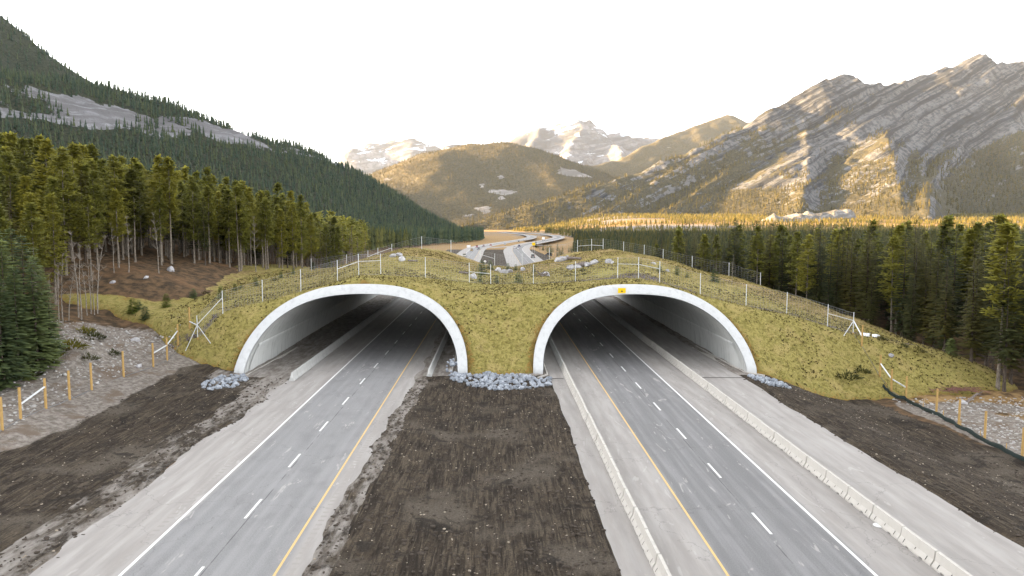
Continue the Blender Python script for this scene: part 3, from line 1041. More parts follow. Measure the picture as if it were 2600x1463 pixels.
def mountain(name, label, box, step, ridges, mat, forest_fn, namp, nscale, seed, strata=None, cat='mountain', rid=.5, crest_keep=.12):
    xs = np.arange(box[0], box[1], step); ys = np.arange(box[2], box[3], step)
    X, Y = np.meshgrid(xs, ys); x = X.ravel(); y = Y.ravel()
    h = ridge_field(x, y, ridges)
    top = max(r[0][:, 2].max() for r in ridges)
    # erosion: gullies strongest half way down
    u = np.clip(h / top, 0, 1)
    amp = namp * np.clip(u * 2.2, 0, 1) * (1 - .75 * sstep(.7, 1.0, u))
    n = (ridged(x * nscale, y * nscale, seed, 5) - .6) * 2 * rid + fbm(x * nscale * 1.7, y * nscale * 1.7, seed + 9, 5) * (1 - rid)
    z = h + amp * n + fbm(x * nscale * 9, y * nscale * 9, seed + 20, 4) * namp * .16 * np.clip(u * 6, 0, 1)
    z = z + (ridged(x * nscale * 14, y * nscale * 14, seed + 25, 4) - .6) * namp * .10 * np.clip(u * 3, 0, 1)
    if strata:
        nx, ny, nz, per, sa = strata
        s = (x * nx + y * ny + z * nz + fbm(x * .0011, y * .0011, seed + 31, 3) * 70) / per
        z = z + (vnoise(s, s * 0 + 3, seed + 40) - .5) * sa * np.clip(u * 4, 0, 1) + (vnoise(s * 3.1, s * 0 + 3, seed + 41) - .5) * sa * .5 * np.clip(u * 4, 0, 1) + (vnoise(s * 7.3, s * 0 + 3, seed + 42) - .5) * sa * .2 * np.clip(u * 4, 0, 1)
    F = grid_faces(len(xs), len(ys))
    F = F[(z[F] > -12).any(1)]
    used = np.zeros(len(x), bool); used[F.ravel()] = True
    rm = np.cumsum(used) - 1
    gy_, gx_ = np.gradient(z.reshape(X.shape), step)
    steep = np.hypot(gx_, gy_).ravel()
    fo = forest_fn(x, y, z, steep)
    me = mesh_np(name, np.stack([x, y, z], 1)[used], rm[F], mat, dict(forest=fo[used]), True)
    o = link(name, me)
    o['kind'] = 'structure'

    def sample(px, py):
        fx = (px - xs[0]) / step; fy = (py - ys[0]) / step
        i = np.clip(fx.astype(int), 0, len(xs) - 2); j = np.clip(fy.astype(int), 0, len(ys) - 2)
        fx = np.clip(fx - i, 0, 1); fy = np.clip(fy - j, 0, 1)
        Z = z.reshape(X.shape); Fo = fo.reshape(X.shape)
        zz = (Z[j, i] * (1 - fx) + Z[j, i + 1] * fx) * (1 - fy) + (Z[j + 1, i] * (1 - fx) + Z[j + 1, i + 1] * fx) * fy
        return zz, Fo[j, i]
    return o, sample


M['m_left'] = mountain_mat('left_mountain', (0.17, 0.165, 0.17), (0.34, 0.34, 0.36), (0.030, 0.040, 0.026), (0.075, 0.075, 0.045), .5, (-.2, .1, 1), .03, fscale=.008)
M['m_dome'] = mountain_mat('dome_mountain', (0.20, 0.19, 0.18), (0.36, 0.34, 0.33), (0.070, 0.064, 0.044), (0.13, 0.11, 0.07), .5, (-.3, .1, 1), .02, fscale=.004)
M['m_right'] = mountain_mat('right_mountain', (0.034, 0.037, 0.045), (0.155, 0.157, 0.165), (0.040, 0.042, 0.030), (0.10, 0.085, 0.05), .5, (-.55, .12, 1), .030, fscale=.004)
M['m_snow'] = mountain_mat('snow_mountain', (0.09, 0.095, 0.11), (0.20, 0.20, 0.22), (0.04, 0.05, 0.05), (0.06, 0.07, 0.065), .5, (-.3, .2, 1), .008, snow=.03, fscale=.0016)

# near left hillside with the pale cliff band
rA = ridge_pts([(-900, 40, 1000), (-400, 120, 1150), (0, 180, 1300), (270, 224, 1500), (400, 250, 1560), (520, 297, 1640), (640, 342, 1730), (740, 368, 1820), (800, 383, 1880),
                (860, 412, 1960), (930, 458, 2040), (1000, 508, 2130), (1080, 540, 2250), (1140, 566, 2350), (1200, 590, 2450)])

rA[:, 2] -= np.interp(rA[:, 1], [1000, 1500, 2000, 2450], [10, 4, 20, 12])
rA = np.concatenate([np.array([[-1750, -900, 640], [-1600, -300, 560], [-1430, 300, 450], [-1260, 700, 370.]]), rA])  # unseen ridge left of the frame, added to shade the near ground


def forA(x, y, z, st):
    f = np.full(x.shape, .95)
    # cliff band: between two heights measured along the hill
    px = CX + FPX * ((x * _R[0] + y * _R[1]) / (x * _F[0] + y * _F[1]))
    zb = 205 + 0 * y
    nn = fbm(x * .009, y * .009, 91, 5) * 34
    band = sstep(-30, -22, z + nn - zb) * sstep(34, 26, z + nn - zb) * sstep(840, 930, y) * sstep(1800, 1600, y)
    f = f - .9 * band
    b2 = sstep(1700, 1750, y) * sstep(2300, 2250, y) * sstep(-40, -25, z + nn * .5 - zcr(x, y)) * sstep(-6, -14, z + nn * .5 - zcr(x, y))
    return f - .75 * b2 + band * .55 * sstep(.1, .4, fbm(x * .018, y * .018, 92, 4))


def zcr(x, y):
    return np.interp(y, rA[:, 1], rA[:, 2])


hillA, sampA = mountain('wooded_hillside', 'x', (-2900, 60, -1500, 3000), 11, [(rA, .70, 1.2, 50)], M['m_left'], forA, 42, .0045, 101, rid=.6)
# higher mountain behind it, top left
rB = ridge_pts([(-2600, -700, 1300), (-1500, -560, 1500), (-700, -320, 1700), (-300, -140, 1850), (0, 32, 1980), (130, 122, 2050), (270, 219, 2150), (420, 390, 2300), (520, 500, 2400)])

rB[:, 2] -= 8


def forB(x, y, z, st):
    return np.clip(.95 + .2 * fbm(x * .003, y * .003, 94, 4) - .5 * sstep(700, 1000, z), 0, 1)


hillB, sampB = mountain('high_mountain_slope', 'x', (-5200, -300, 900, 4300), 26, [(rB, 1.05, 1.1, 30)], M['m_left'], forB, 55, .002, 111, rid=.3)
# dome in the middle
rC = ridge_pts([(860, 540, 3300), (949, 464, 3500), (1015, 438, 3700), (1081, 406, 3900), (1147, 380, 4050), (1213, 365, 4200), (1272, 361.6, 4250), (1312, 369, 4250), (1345, 382, 4200),
                (1394, 411, 4200), (1437, 431, 4250), (1477, 441, 4300), (1560, 470, 4300), (1700, 520, 4300)])


def forC(x, y, z, st):
    f = .95 + .10 * fbm(x * .003, y * .003, 97, 4)
    r = sstep(.42, .6, fbm(x * .005 + 3, y * .002 + z * .012, 98, 4))
    return f - .85 * r


hillC, sampC = mountain('wooded_dome', 'x', (-1800, 2600, 2200, 6400), 22, [(rC, .55, 1.2, 260)], M['m_dome'], forC, 60, .0016, 121, rid=.45)
# ridge behind the dome
rD = ridge_pts([(1330, 440, 5300), (1437, 430, 5500), (1510, 421, 5700), (1560, 408, 5850), (1642, 375, 6150), (1703, 350, 6400), (1760, 325, 6600), (1807, 305, 6800), (1848, 291, 6950), (1873, 304, 7000),
                (1900, 313, 7100), (2000, 330, 7300)])
hillD, sampD = mountain('wooded_ridge', 'x', (200, 4600, 4000, 9200), 26, [(rD, .62, 1.2, 30)], M['m_dome'],
                        lambda x, y, z, st: .95 - .8 * sstep(.30, .5, fbm(x * .0012, z * .006, 99, 4)), 85, .0013, 131, (-.5, .1, 1, 110, 26), rid=.5)
# great rocky massif on the right
rE = ridge_pts([(1150, 580, 2900), (1203, 567, 3000), (1279, 537, 3050), (1345, 511, 3100), (1411, 494, 3150), (1477, 474, 3200), (1543, 451, 3300), (1609, 441, 3400), (1683, 409, 3500), (1765, 385, 3600),
                (1828, 360, 3700), (1890, 327, 3850), (1952, 289, 4000), (1993, 265, 4100), (2035, 232, 4200), (2068, 209, 4250), (2097, 201, 4300), (2151, 197, 4400), (2188, 211, 4500),
                (2242, 205, 4600), (2324, 193, 4700), (2387, 170, 4800), (2428, 166, 4900), (2453, 146, 4950), (2482, 134, 5000), (2494, 147, 5000), (2519, 165, 5050), (2552, 172, 5100),
                (2594, 163, 5100), (2700, 120, 5200), (2900, 160, 5200), (3300, 200, 5000)])
# buttresses: beds dip to the left, scarps face right
rE2 = ridge_pts([(2205, 290, 4250), (2240, 335, 3750), (2268, 400, 3250), (2285, 480, 2800), (2290, 555, 2450)])
rE3 = ridge_pts([(2330, 330, 4100), (2335, 395, 3500), (2340, 455, 3000), (2350, 520, 2600), (2360, 560, 2350)])
rE4 = ridge_pts([(2035, 275, 4150), (2050, 350, 3650), (2050, 440, 3200), (2030, 530, 2800)])
rE5 = ridge_pts([(2482, 136, 5000), (2540, 240, 4500), (2590, 330, 4000), (2640, 400, 3600), (2700, 470, 3200)])
rE6 = ridge_pts([(1952, 289, 4000), (1900, 375, 3650), (1830, 440, 3400), (1740, 500, 3150), (1650, 550, 2950)])
rE7 = ridge_pts([(1765, 385, 3600), (1700, 440, 3400), (1600, 500, 3150), (1500, 555, 2950)])


def forE(x, y, z, st):
    s = (x * -.55 + y * .12 + z) / 150
    b = vnoise(s + fbm(x * .001, y * .001, 141, 3) * .8, s * 0 + 7, 142)
    f = .70 - .42 * sstep(250, 800, z) + .80 * (b - .5)
    f = np.where(z < 170, np.maximum(f, .9 - .3 * sstep(.2, .5, fbm(x * .002, y * .002, 143, 4))), f)
    # big bare slabs
    slab = sstep(1900, 2100, x) * sstep(2900, 3200, y) * sstep(180, 260, z) * sstep(700, 600, z) * sstep(-.25, .1, fbm(x * .0012, z * .003, 144, 3))
    return f - .55 * slab - .25 * sstep(.55, .95, st)


hillE, sampE = mountain('rocky_mountain', 'x', (-300, 5200, 2000, 6400), 9.5,
                        [(rE, .80, 1.3, 25), (rE2, (1.1, .42), 1.05, 12), (rE3, (1.1, .34), 1.05, 12), (rE4, (1.1, .46), 1.05, 12), (rE5, .75, 1.15, 30), (rE6, .8, 1.15, 15), (rE7, .8, 1.15, 15)],
                        M['m_right'], forE, 72, .0016, 151, (-.55, .12, 1, 95, 52), rid=.35)
# quarry at the foot of the massif
M['quarry'] = mountain_mat('quarry_rock', (0.17, 0.165, 0.16), (0.36, 0.345, 0.33), (0.24, 0.23, 0.22), (0.3, 0.29, 0.28), .5, (-.3, .1, 1), .06, fscale=.01)
rQ = ridge_pts([(1900, 572, 2250), (1960, 552, 2300), (2010, 545, 2330), (2050, 533, 2360), (2085, 538, 2360), (2120, 532, 2380), (2160, 541, 2380), (2200, 552, 2360), (2260, 566, 2300)])
mountain('quarry', 'x', (600, 1500, 2000, 2700), 7, [(rQ, .85, 1.1, 20)], M['quarry'], lambda x, y, z, st: 0 * x, 34, .011, 181, (-.2, .1, 1, 22, 9), rid=.5)
# snow peaks
rF = ridge_pts([(1150, 370, 9300), (1240, 372, 9400), (1295, 360, 9500), (1328, 337, 9500), (1375, 323, 9500), (1400, 331, 9500), (1417, 318, 9500), (1444, 313, 9500), (1470, 306, 9500), (1484, 313, 9500), (1497, 310, 9500),
                (1520, 329, 9500), (1533, 343, 9500), (1573, 334, 9700), (1599, 351, 9800), (1642, 346, 9900), (1691, 351, 10000), (1760, 345, 10000)])
rF2 = ridge_pts([(1375, 323, 9500), (1350, 370, 9000), (1320, 420, 8500)])
rF3 = ridge_pts([(1497, 310, 9500), (1450, 370, 8900), (1420, 430, 8300)])
rF4 = ridge_pts([(1520, 329, 9500), (1560, 380, 8900), (1600, 430, 8300)])
mountain('snowy_peak', 'x', (-800, 3600, 7600, 11500), 30, [(rF, .85, 1.15, 20), (rF2, .9, 1.1, 20), (rF3, .9, 1.1, 20), (rF4, .9, 1.1, 20)], M['m_snow'],
         lambda x, y, z, st: .85 - .9 * sstep(380, 640, z), 150, .0014, 161, (-.3, .2, 1, 160, 60), rid=.75)
rG = ridge_pts([(820, 470, 11800), (883, 409, 12000), (909, 376, 12000), (936, 362, 12000), (992, 356, 12000), (1048, 357, 12000), (1090, 366, 12000), (1114, 379, 12000), (1200, 392, 12000), (1300, 400, 12000)])
mountain('snowy_peak', 'x', (-4200, 1500, 9800, 14200), 45, [(rG, .85, 1.15, 60)], M['m_snow'],
         lambda x, y, z, st: .0 * z, 210, .0011, 171, (-.1, .2, 1, 220, 80), rid=.7)

# ------------------------------------------------------------------ locating things on the surface
def hit(px, py, t0=25, t1=900):
    r = ray(px, py)
    t = np.linspace(t0, t1, 6000)
    P = _C + r[None] * t[:, None]
    k = np.argmax(P[:, 2] < surf(P[:, 0], P[:, 1]))
    if k == 0:
        return at_z(px, py, 0)
    return P[k]


# ------------------------------------------------------------------ trees
def tri_clump(c, d, up, L, W, droop):
    """two drooping triangles about a spine from c along d; arrays (n,3)"""
    side = np.cross(d, up)
    tipp = c + d * L[:, None] + up * (-droop * L)[:, None]
    a = c - d * (L * .15)[:, None]
    l = c + d * (L * .45)[:, None] + side * W[:, None] - up * (W * .35)[:, None]
    r = c + d * (L * .45)[:, None] - side * W[:, None] - up * (W * .35)[:, None]
    mid = c + d * (L * .5)[:, None] + up * (W * .12)[:, None] - up * (droop * L * .4)[:, None]
    V = np.stack([a, l, tipp, mid, r], 1)
    n = len(c)
    k = (np.arange(n) * 5)[:, None]
    F = np.concatenate([k + [0, 3, 1], k + [1, 3, 2], k + [0, 4, 3], k + [4, 2, 3]])
    return V.reshape(-1, 3), F


def spruce_mesh(seed, H, R, base=.1, lv=.40, nb=8, dens=1.0, lod=0):
    rg = np.random.RandomState(seed)
    C = []; D = []; L = []; W = []
    h = base * H
    while h < H * .985:
        t = (h - base * H) / (H * (1 - base))
        r = R * (1 - t) ** .85 * (1 - .35 * math.exp(-t * 14)) * rg.uniform(.75, 1.12) + .10
        n = max(3, int(nb * dens * (1 - .35 * t)))
        a0 = rg.uniform(0, 6.28)
        for i in range(n):
            if rg.rand() < .10:
                continue
            a = a0 + 6.28 * i / n + rg.uniform(-.3, .3)
            rr = r * rg.uniform(.6, 1.12)
            m = max(1, int(round(rr / (.55 if lod == 0 else 1.1))))
            up0 = .30 - .55 * (1 - t)
            for j in range(m):
                f = (j + .35) / m
                d = np.array([math.cos(a), math.sin(a), up0 * (1 - .6 * f)])
                C.append([math.cos(a) * rr * f, math.sin(a) * rr * f, h + up0 * rr * f + .12 * rr * f * f + rg.uniform(-.06, .06)])
                da = a + rg.uniform(-.5, .5)
                D.append([math.cos(da), math.sin(da), up0 * .6])
                L.append(rr / m * 1.25 * rg.uniform(.8, 1.2) + .12); W.append((.24 + .20 * (1 - f)) * (rr / max(R, .1) * .5 + .5) * rg.uniform(.7, 1.2) * (1 if lod == 0 else 1.5) * min(1, R / 1.4 + .25))
        h += lv * (1 - .45 * t) * rg.uniform(.8, 1.2) * (1 if lod == 0 else 1.6)
    C.append([0, 0, H * .955]); D.append([.05, 0, 1]); L.append(H * .05); W.append(.08)
    C, D, L, W = map(np.array, (C, D, L, W))
    D = D / np.linalg.norm(D, axis=1)[:, None]
    up = np.tile([0, 0, 1.], (len(C), 1)); k = np.abs(D[:, 2]) > .9; up[k] = [1, 0, 0]
    return tri_clump(C, D, up, L, W, .12)


def pine_mesh(seed, H, R, base=.42, nt=260, lod=0):
    rg = np.random.RandomState(seed)
    C = []; D = []; L = []; W = []
    nbr = int(nt / 5) if lod == 0 else int(nt / 9)
    for b in range(nbr):
        t = rg.rand() ** .85
        h = H * (base + (1 - base) * t * .98)
        prof = (math.sin(math.pi * min(1, (t * .92 + .12))) ** .6) * (1 - t * .35)
        rr = R * prof * rg.uniform(.55, 1.15) + .15
        a = rg.uniform(0, 6.28)
        m = 5 if lod == 0 else 3
        sl = rg.uniform(-.1, .35)
        for j in range(m):
            f = .30 + .75 * j / m
            p = np.array([math.cos(a) * rr * f, math.sin(a) * rr * f, h + sl * rr * f])
            for q in range(2 if lod == 0 else 1):
                C.append(p + rg.normal(0, .13, 3))
                v = rg.normal(0, 1, 3); v[2] = abs(v[2]) * .5 - .15; v += np.array([math.cos(a), math.sin(a), .1]) * .9
                D.append(v)
                L.append(rg.uniform(.42, .8) * (1 if lod == 0 else 1.9)); W.append(rg.uniform(.16, .30) * (1 if lod == 0 else 1.8))
    C, D, L, W = map(np.array, (C, D, L, W))
    D = D / np.linalg.norm(D, axis=1)[:, None]
    up = np.tile([0, 0, 1.], (len(C), 1)); k = np.abs(D[:, 2]) > .9; up[k] = [1, 0, 0]
    return tri_clump(C, D, up, L, W, .1)


def trunk_mesh(name, seed, H, r, mat, lean=.02, dead=0, branch_from=.1, branch_to=.5):
    rg = random.Random(seed)
    b = MB(); n = 8
    lx, ly = rg.uniform(-lean, lean), rg.uniform(-lean, lean)
    P = [(lx * H * (i / n) ** 1.4 + rg.uniform(-.03, .03), ly * H * (i / n) ** 1.4 + rg.uniform(-.03, .03), H * i / n - .3) for i in range(n + 1)]
    rr = [r * (1 - .93 * (i / n) ** 1.0) * (1.35 if i == 0 else 1) for i in range(n + 1)]
    vs = []; fs = []
    for (px, py, pz), q in zip(P, rr):
        for k in range(7):
            t = 6.283 * k / 7
            vs.append((px + q * math.cos(t), py + q * math.sin(t), pz))
    for i in range(n):
        for k in range(7):
            fs.append((i * 7 + k, i * 7 + (k + 1) % 7, (i + 1) * 7 + (k + 1) % 7, (i + 1) * 7 + k))
    b.add(vs, fs)
    for k in range(dead):
        h = H * rg.uniform(branch_from, branch_to); a = rg.uniform(0, 6.28); L = rg.uniform(.5, 1.5)
        b.tube((0, 0, h), (math.cos(a) * L, math.sin(a) * L, h - rg.uniform(-.2, .4)), .028, .006, 3, False)
    return b.mesh(name, mat, True)


PROTO = {}
for i in range(7):
    H = 16
    V, F = pine_mesh(200 + i, H, 1.9 + .3 * (i % 3), .20 + .07 * (i % 4), 620 + 60 * (i % 2))
    PROTO['pine', i] = (mesh_np('crown', V, F, M['pine']), trunk_mesh('trunk', 300 + i, H * .97, .17, M['bark_p'], dead=14))
    V, F = spruce_mesh(400 + i, H, 2.0 + .25 * (i % 3), .14 + .05 * (i % 3), .42, 8, 1.0)
    PROTO['spruce', i] = (mesh_np('crown', V, F, M['spruce']), trunk_mesh('trunk', 500 + i, H * .97, .19, M['bark_s'], dead=12, branch_from=.05, branch_to=.25))
    V, F = spruce_mesh(600 + i, 10, 2.0, .04, .34, 10, 1.1)
    PROTO['blue', i] = (mesh_np('crown', V, F, M['spruce_blue']), trunk_mesh('trunk', 700 + i, 9.7, .14, M['bark_s'], dead=0))
    V, F = spruce_mesh(800 + i, 2.6, .62 + .08 * (i % 3), .06, .16, 8, 1.0)
    PROTO['young', i] = (mesh_np('crown', V, F, M['young'] if i % 2 else M['spruce_blue']), trunk_mesh('trunk', 900 + i, 2.5, .04, M['bark_s']))


def plant(kind, i, loc, s, rz, name, label, cat='tree', group=None, sxy=1.0):
    cr, tr = PROTO[kind, i % 7]
    root = empty(name, loc, label, cat, group, rz)
    root.scale = (s * sxy, s * sxy, s)
    link('trunk', tr, root); link('crown', cr, root)
    return root


rg = np.random.RandomState(5)


def edge_l(y):
    return np.interp(y, [55, 62, 75, 90, 97, 110, 120, 132, 150, 200, 260, 400, 600, 800, 850], [-46, -47, -51, -56, -54, -55, -51.5, -45, -42, -38, -44, -75, -55, -16, -14])


def edge_r(y):
    return np.interp(y, [50, 62, 75, 83, 95, 110, 130, 160, 180, 220, 300, 400, 600, 900, 1200, 1600], [66, 62, 57, 54, 60, 64, 64, 56, 48, 40, 37, 46, 62, 100, 124, 135])


def scatter(x0, x1, y0, y1, step, jit=.45):
    xs = np.arange(x0, x1, step); ys = np.arange(y0, y1, step)
    X, Y = np.meshgrid(xs, ys)
    x = X.ravel() + rg.uniform(-jit, jit, X.size) * step; y = Y.ravel() + rg.uniform(-jit, jit, X.size) * step
    return x, y


def px_of(x, y, z):
    d = np.stack([x, y, z - CAMH], -1)
    f = d @ _F
    return CX + FPX * (d @ _R) / f, CY - FPX * (d @ _U) / f, f


# left forest -------------------------------------------------------
x, y = scatter(-230, -14, 56, 330, 4.1)
k = (x < edge_l(y) - .5) & (x > edge_l(y) - 120 - y * .1)
x, y = x[k], y[k]; z = surf(x, y)
u, v, f = px_of(x, y, z + 9)
k = (u > -160) & (f > 20)
x, y, z, f = x[k], y[k], z[k], f[k]
order = np.argsort(f + .55 * (edge_l(y) - x))
x, y, z = x[order], y[order], z[order]
NIND = 290
for i in range(NIND):
    de = edge_l(y[i]) - x[i]
    h = rg.uniform(13.5, 18.5) * (1 if de > 5 else .88)
    sp = rg.rand() < .14
    if False:
        plant('blue', i, (x[i], y[i], z[i] - .1), rg.uniform(.75, 1.15), rg.uniform(0, 6), 'spruce_tree', 'blue-green spruce with branches to the ground at the front left forest edge', 'tree', 'blue-green spruces at the left forest edge')
    elif sp:
        plant('spruce', i, (x[i], y[i], z[i] - .1), h / 16 * .9, rg.uniform(0, 6), 'spruce_tree', 'narrow green spruce standing among the tall left pines', 'tree', 'spruces among the left pines', .8)
    else:
        back = de > 22
        plant('pine', i, (x[i], y[i], z[i] - .1), h / 16, rg.uniform(0, 6), 'pine_tree',
              'tall yellow-green pine deep in the left hillside forest' if back else 'tall bare-trunked pine along the front of the left forest', 'tree',
              'pines deep in the left forest' if back else 'pines along the left forest edge')


def tree_mass(name, label, P, heights, lod, mat, trunk_mat, seeds=5, kind='pine', cat='forest', wid=1.0, trunks=True):
    """one stuff object from merged simplified trees"""
    tmpl = []
    for s in range(seeds):
        if lod == 1:
            V, F = (pine_mesh(50 + s, 16, 2.0, .36, 300, 1) if kind == 'pine' else spruce_mesh(70 + s, 16, 2.1, .1, .62, 7, 1.0, 1))
        else:
            r_ = np.random.RandomState(s); V = []; F = []
            tiers = 3 if lod == 2 else 2
            for q in range(tiers):
                z0 = 16 * (.12 + .80 * q / tiers); z1 = 16 * (.12 + .88 * (q + 1.35) / tiers * .9) if q < tiers - 1 else 16
                R_ = 2.3 * (1 - .72 * q / tiers)
                m = 6 if lod == 2 else 5
                b0 = len(V)
                for j in range(m):
                    a = 6.283 * j / m + r_.uniform(-.25, .25); rr = R_ * (r_.uniform(.8, 1.2) if j % 2 else r_.uniform(.5, .8))
                    V.append([math.cos(a) * rr, math.sin(a) * rr, z0 + r_.uniform(-.7, .3)])
                V.append([r_.uniform(-.1, .1), 0, z1])
                F += [[b0 + j, b0 + (j + 1) % m, b0 + m] for j in range(m)]
            V = np.array(V, float); F = np.array(F)
        tmpl.append((V, F))
    which = np.arange(len(P)) % seeds
    VV = []; FF = []; RR = []; n = 0
    rot = rg.uniform(0, 6.28, len(P)); w = rg.uniform(.8, 1.2, len(P)) * wid
    for s in range(seeds):
        k = np.where(which == s)[0]
        if not len(k):
            continue
        V, F = tmpl[s]
        sc = heights[k] / 16
        c, sn = np.cos(rot[k]), np.sin(rot[k])
        X = (V[None, :, 0] * c[:, None] - V[None, :, 1] * sn[:, None]) * (sc * w[k])[:, None] + P[k, 0:1]
        Y = (V[None, :, 0] * sn[:, None] + V[None, :, 1] * c[:, None]) * (sc * w[k])[:, None] + P[k, 1:2]
        Z = V[None, :, 2] * sc[:, None] + P[k, 2:3]
        VV.append(np.stack([X, Y, Z], 2).reshape(-1, 3))
        FF.append((F[None] + (np.arange(len(k)) * len(V))[:, None, None]).reshape(-1, F.shape[1]) + n)
        RR.append(np.repeat(rg.rand(len(k)), len(V))); n += len(k) * len(V)
    me = mesh_np(name, np.concatenate(VV), np.concatenate(FF), mat, dict(rnd=np.concatenate(RR)))
    if trunks and lod <= 2:
        # trunks as second material
        T = np.array([[-.14, -.1, -.5], [.14, -.1, -.5], [0, .16, -.5], [-.05, -.03, 13], [.05, -.03, 13], [0, .06, 13]])
        TF = np.array([[0, 1, 4, 3], [1, 2, 5, 4], [2, 0, 3, 5]])
        sc = heights / 16
        V = (T[None] * sc[:, None, None] * np.array([1.1, 1.1, 1])[None, None]) + P[:, None, :]
        V = V.reshape(-1, 3); F2 = (TF[None] + (np.arange(len(P)) * 6)[:, None, None]).reshape(-1, 4)
        allV = np.concatenate(VV + [V]); nf = len(np.concatenate(FF))
        me = mesh_np(name, allV, [np.concatenate(FF), F2 + n], mat, dict(rnd=np.concatenate(RR + [np.zeros(len(V))])))
        me.materials.append(trunk_mat)
        idx = np.zeros(len(me.polygons), np.int32); idx[nf:] = 1
        me.polygons.foreach_set('material_index', idx)
    o = link(name, me)
    o['kind'] = 'stuff'
    return tag(o, label, cat)


P = np.stack([x, y, z], 1)[NIND:]
FS = [(12, 985, 1.0), (48, 962, 1.06), (98, 940, 1.1), (128, 905, .75), (22, 925, 1.2), (70, 905, 1.2), (115, 880, .8), (-30, 960, 1.25), (5, 890, 1.25), (-70, 1000, 1.2), (95, 860, 1.0), (40, 870, 1.2)]
for i, (px, py, s_) in enumerate(FS):
    q_ = hit(px, py)
    plant('blue', i, q_ - [0, 0, .1], s_, i * 1.3, 'spruce_tree', 'dense blue-green spruce with branches down to the ground, at the left picture edge', 'tree', 'full spruces at the left picture edge', 1.0)
tree_mass('pine_forest', 'mass of yellow-green pines filling the hillside behind the left forest edge', P, rg.uniform(13, 18, len(P)), 1, M['pine'], M['bark_p'])
M['mid_pine'] = foliage('mid_distance_needles', (0.045, 0.055, 0.020), (0.10, 0.11, 0.034), (0.17, 0.16, 0.04), .6)
# continuing forest further along the left side
x, y = scatter(-260, -10, 330, 1000, 6.2)
k = (x < edge_l(y) - 1)
x, y = x[k], y[k]; z = surf(x, y); u, v, f = px_of(x, y, z + 9); k = (u > 500); x, y, z = x[k], y[k], z[k]
P = np.stack([x, y, z], 1)
near_ = P[:, 1] < 560
tree_mass('pine_forest', 'mixed green forest left of the highway beyond the overpass', P[near_], rg.uniform(11, 17, near_.sum()), 2, M['mid_pine'], M['bark_p'], kind='pine')
tree_mass('spruce_forest', 'dark green spruce wood at the foot of the left mountain', P[~near_], rg.uniform(12, 18, (~near_).sum()), 2, M['far_needles'], M['bark_s'], kind='spruce')

# right forest ------------------------------------------------------
x, y = scatter(30, 420, 50, 460, 4.6)
k = (x > edge_r(y) + .5)
x, y = x[k], y[k]; z = surf(x, y); u, v, f = px_of(x, y, z + 9)
k = (u < 2780) & (f > 20)
x, y, z, f = x[k], y[k], z[k], f[k]
order = np.argsort(f + .45 * (x - edge_r(y)))
x, y, z, f = x[order], y[order], z[order], f[order]
NR = 285
for i in range(NR):
    de = x[i] - edge_r(y[i])
    h = rg.uniform(14.5, 21.5) * (.8 if de < 4 else 1)
    if rg.rand() < .72:
        front = de < 12
        plant('spruce', i, (x[i], y[i], z[i] - .1), h / 16, rg.uniform(0, 6), 'spruce_tree',
              'dark green spruce along the near edge of the right forest' if front else 'dark green spruce inside the right forest', 'tree',
              'spruces along the right forest edge' if front else 'spruces inside the right forest')
    else:
        plant('pine', i, (x[i], y[i], z[i] - .1), h / 16, rg.uniform(0, 6), 'pine_tree', 'dark-trunked olive pine mixed into the right forest', 'tree', 'pines in the right forest')
P = np.stack([x, y, z], 1)[NR:]; ff = f[NR:]
hh = rg.uniform(12.5, 18.0, len(P)) * (1 - .22 * sstep(200, 420, ff))
a = ff < 230
tree_mass('spruce_forest', 'dense dark conifer forest spreading right of the overpass', P[a], hh[a], 1, M['spruce'], M['bark_s'], kind='spruce')
tree_mass('spruce_forest', 'conifer forest further back on the right valley floor', P[~a], hh[~a], 2, M['spruce'], M['bark_s'], kind='spruce')
x, y = scatter(60, 1100, 460, 1250, 8.0)
k = (x > edge_r(y)) & (fbm(x * .006, y * .006, 201, 3) > -.75)
x, y = x[k], y[k]; z = surf(x, y); u, v, f = px_of(x, y, z); k = u < 2750; P = np.stack([x, y, z], 1)[k]
tree_mass('valley_forest', 'continuous conifer forest across the middle of the right valley floor', P, rg.uniform(7.5, 12.5, len(P)) * (1 + .25 * sstep(700, 1200, P[:, 1])), 2, M['spruce'], M['bark_s'], kind='spruce')
M['valley_needles'] = foliage('sunlight_tinted_needles', (0.10, 0.095, 0.028), (0.19, 0.165, 0.045), (0.28, 0.21, 0.05), .6)  # sunlight painted in: needles brighter and more golden than their own green
x, y = scatter(40, 2600, 1200, 3200, 14.0)
k = (x > np.interp(y, [1200, 1600, 3000], [120, 120, 40])) & (fbm(x * .0045, y * .009, 202, 4) > -.10)
x, y = x[k], y[k]; z = surf(x, y); u, v, f = px_of(x, y, z); k = u < 2750; P = np.stack([x, y, z], 1)[k]
tree_mass('valley_trees', 'sparse sunlit golden-green conifers on the pale far valley floor', P, rg.uniform(9, 17, len(P)), 3, M['valley_needles'], M['bark_s'], wid=1.4)


def cover(name, label, samp, box, step, thr, mat, h0, h1, wid=1.2, lod=3, zmin=4, zmax=9999, umin=-150, umax=2750):
    x, y = scatter(*box, step)
    u, v, f = px_of(x, y, x * 0 + 60)
    k = (u > umin) & (u < umax); x, y = x[k], y[k]
    z, fo = samp(x, y)
    n = fbm(x / step / 9, y / step / 9, 210, 4)
    k = (fo + n * .5 > thr) & (z > zmin) & (z < zmax)
    x, y, z = x[k], y[k], z[k]
    P = np.stack([x, y, z - 1], 1)
    return tree_mass(name, label, P, rg.uniform(h0, h1, len(P)), lod, mat, M['bark_s'], wid=wid)


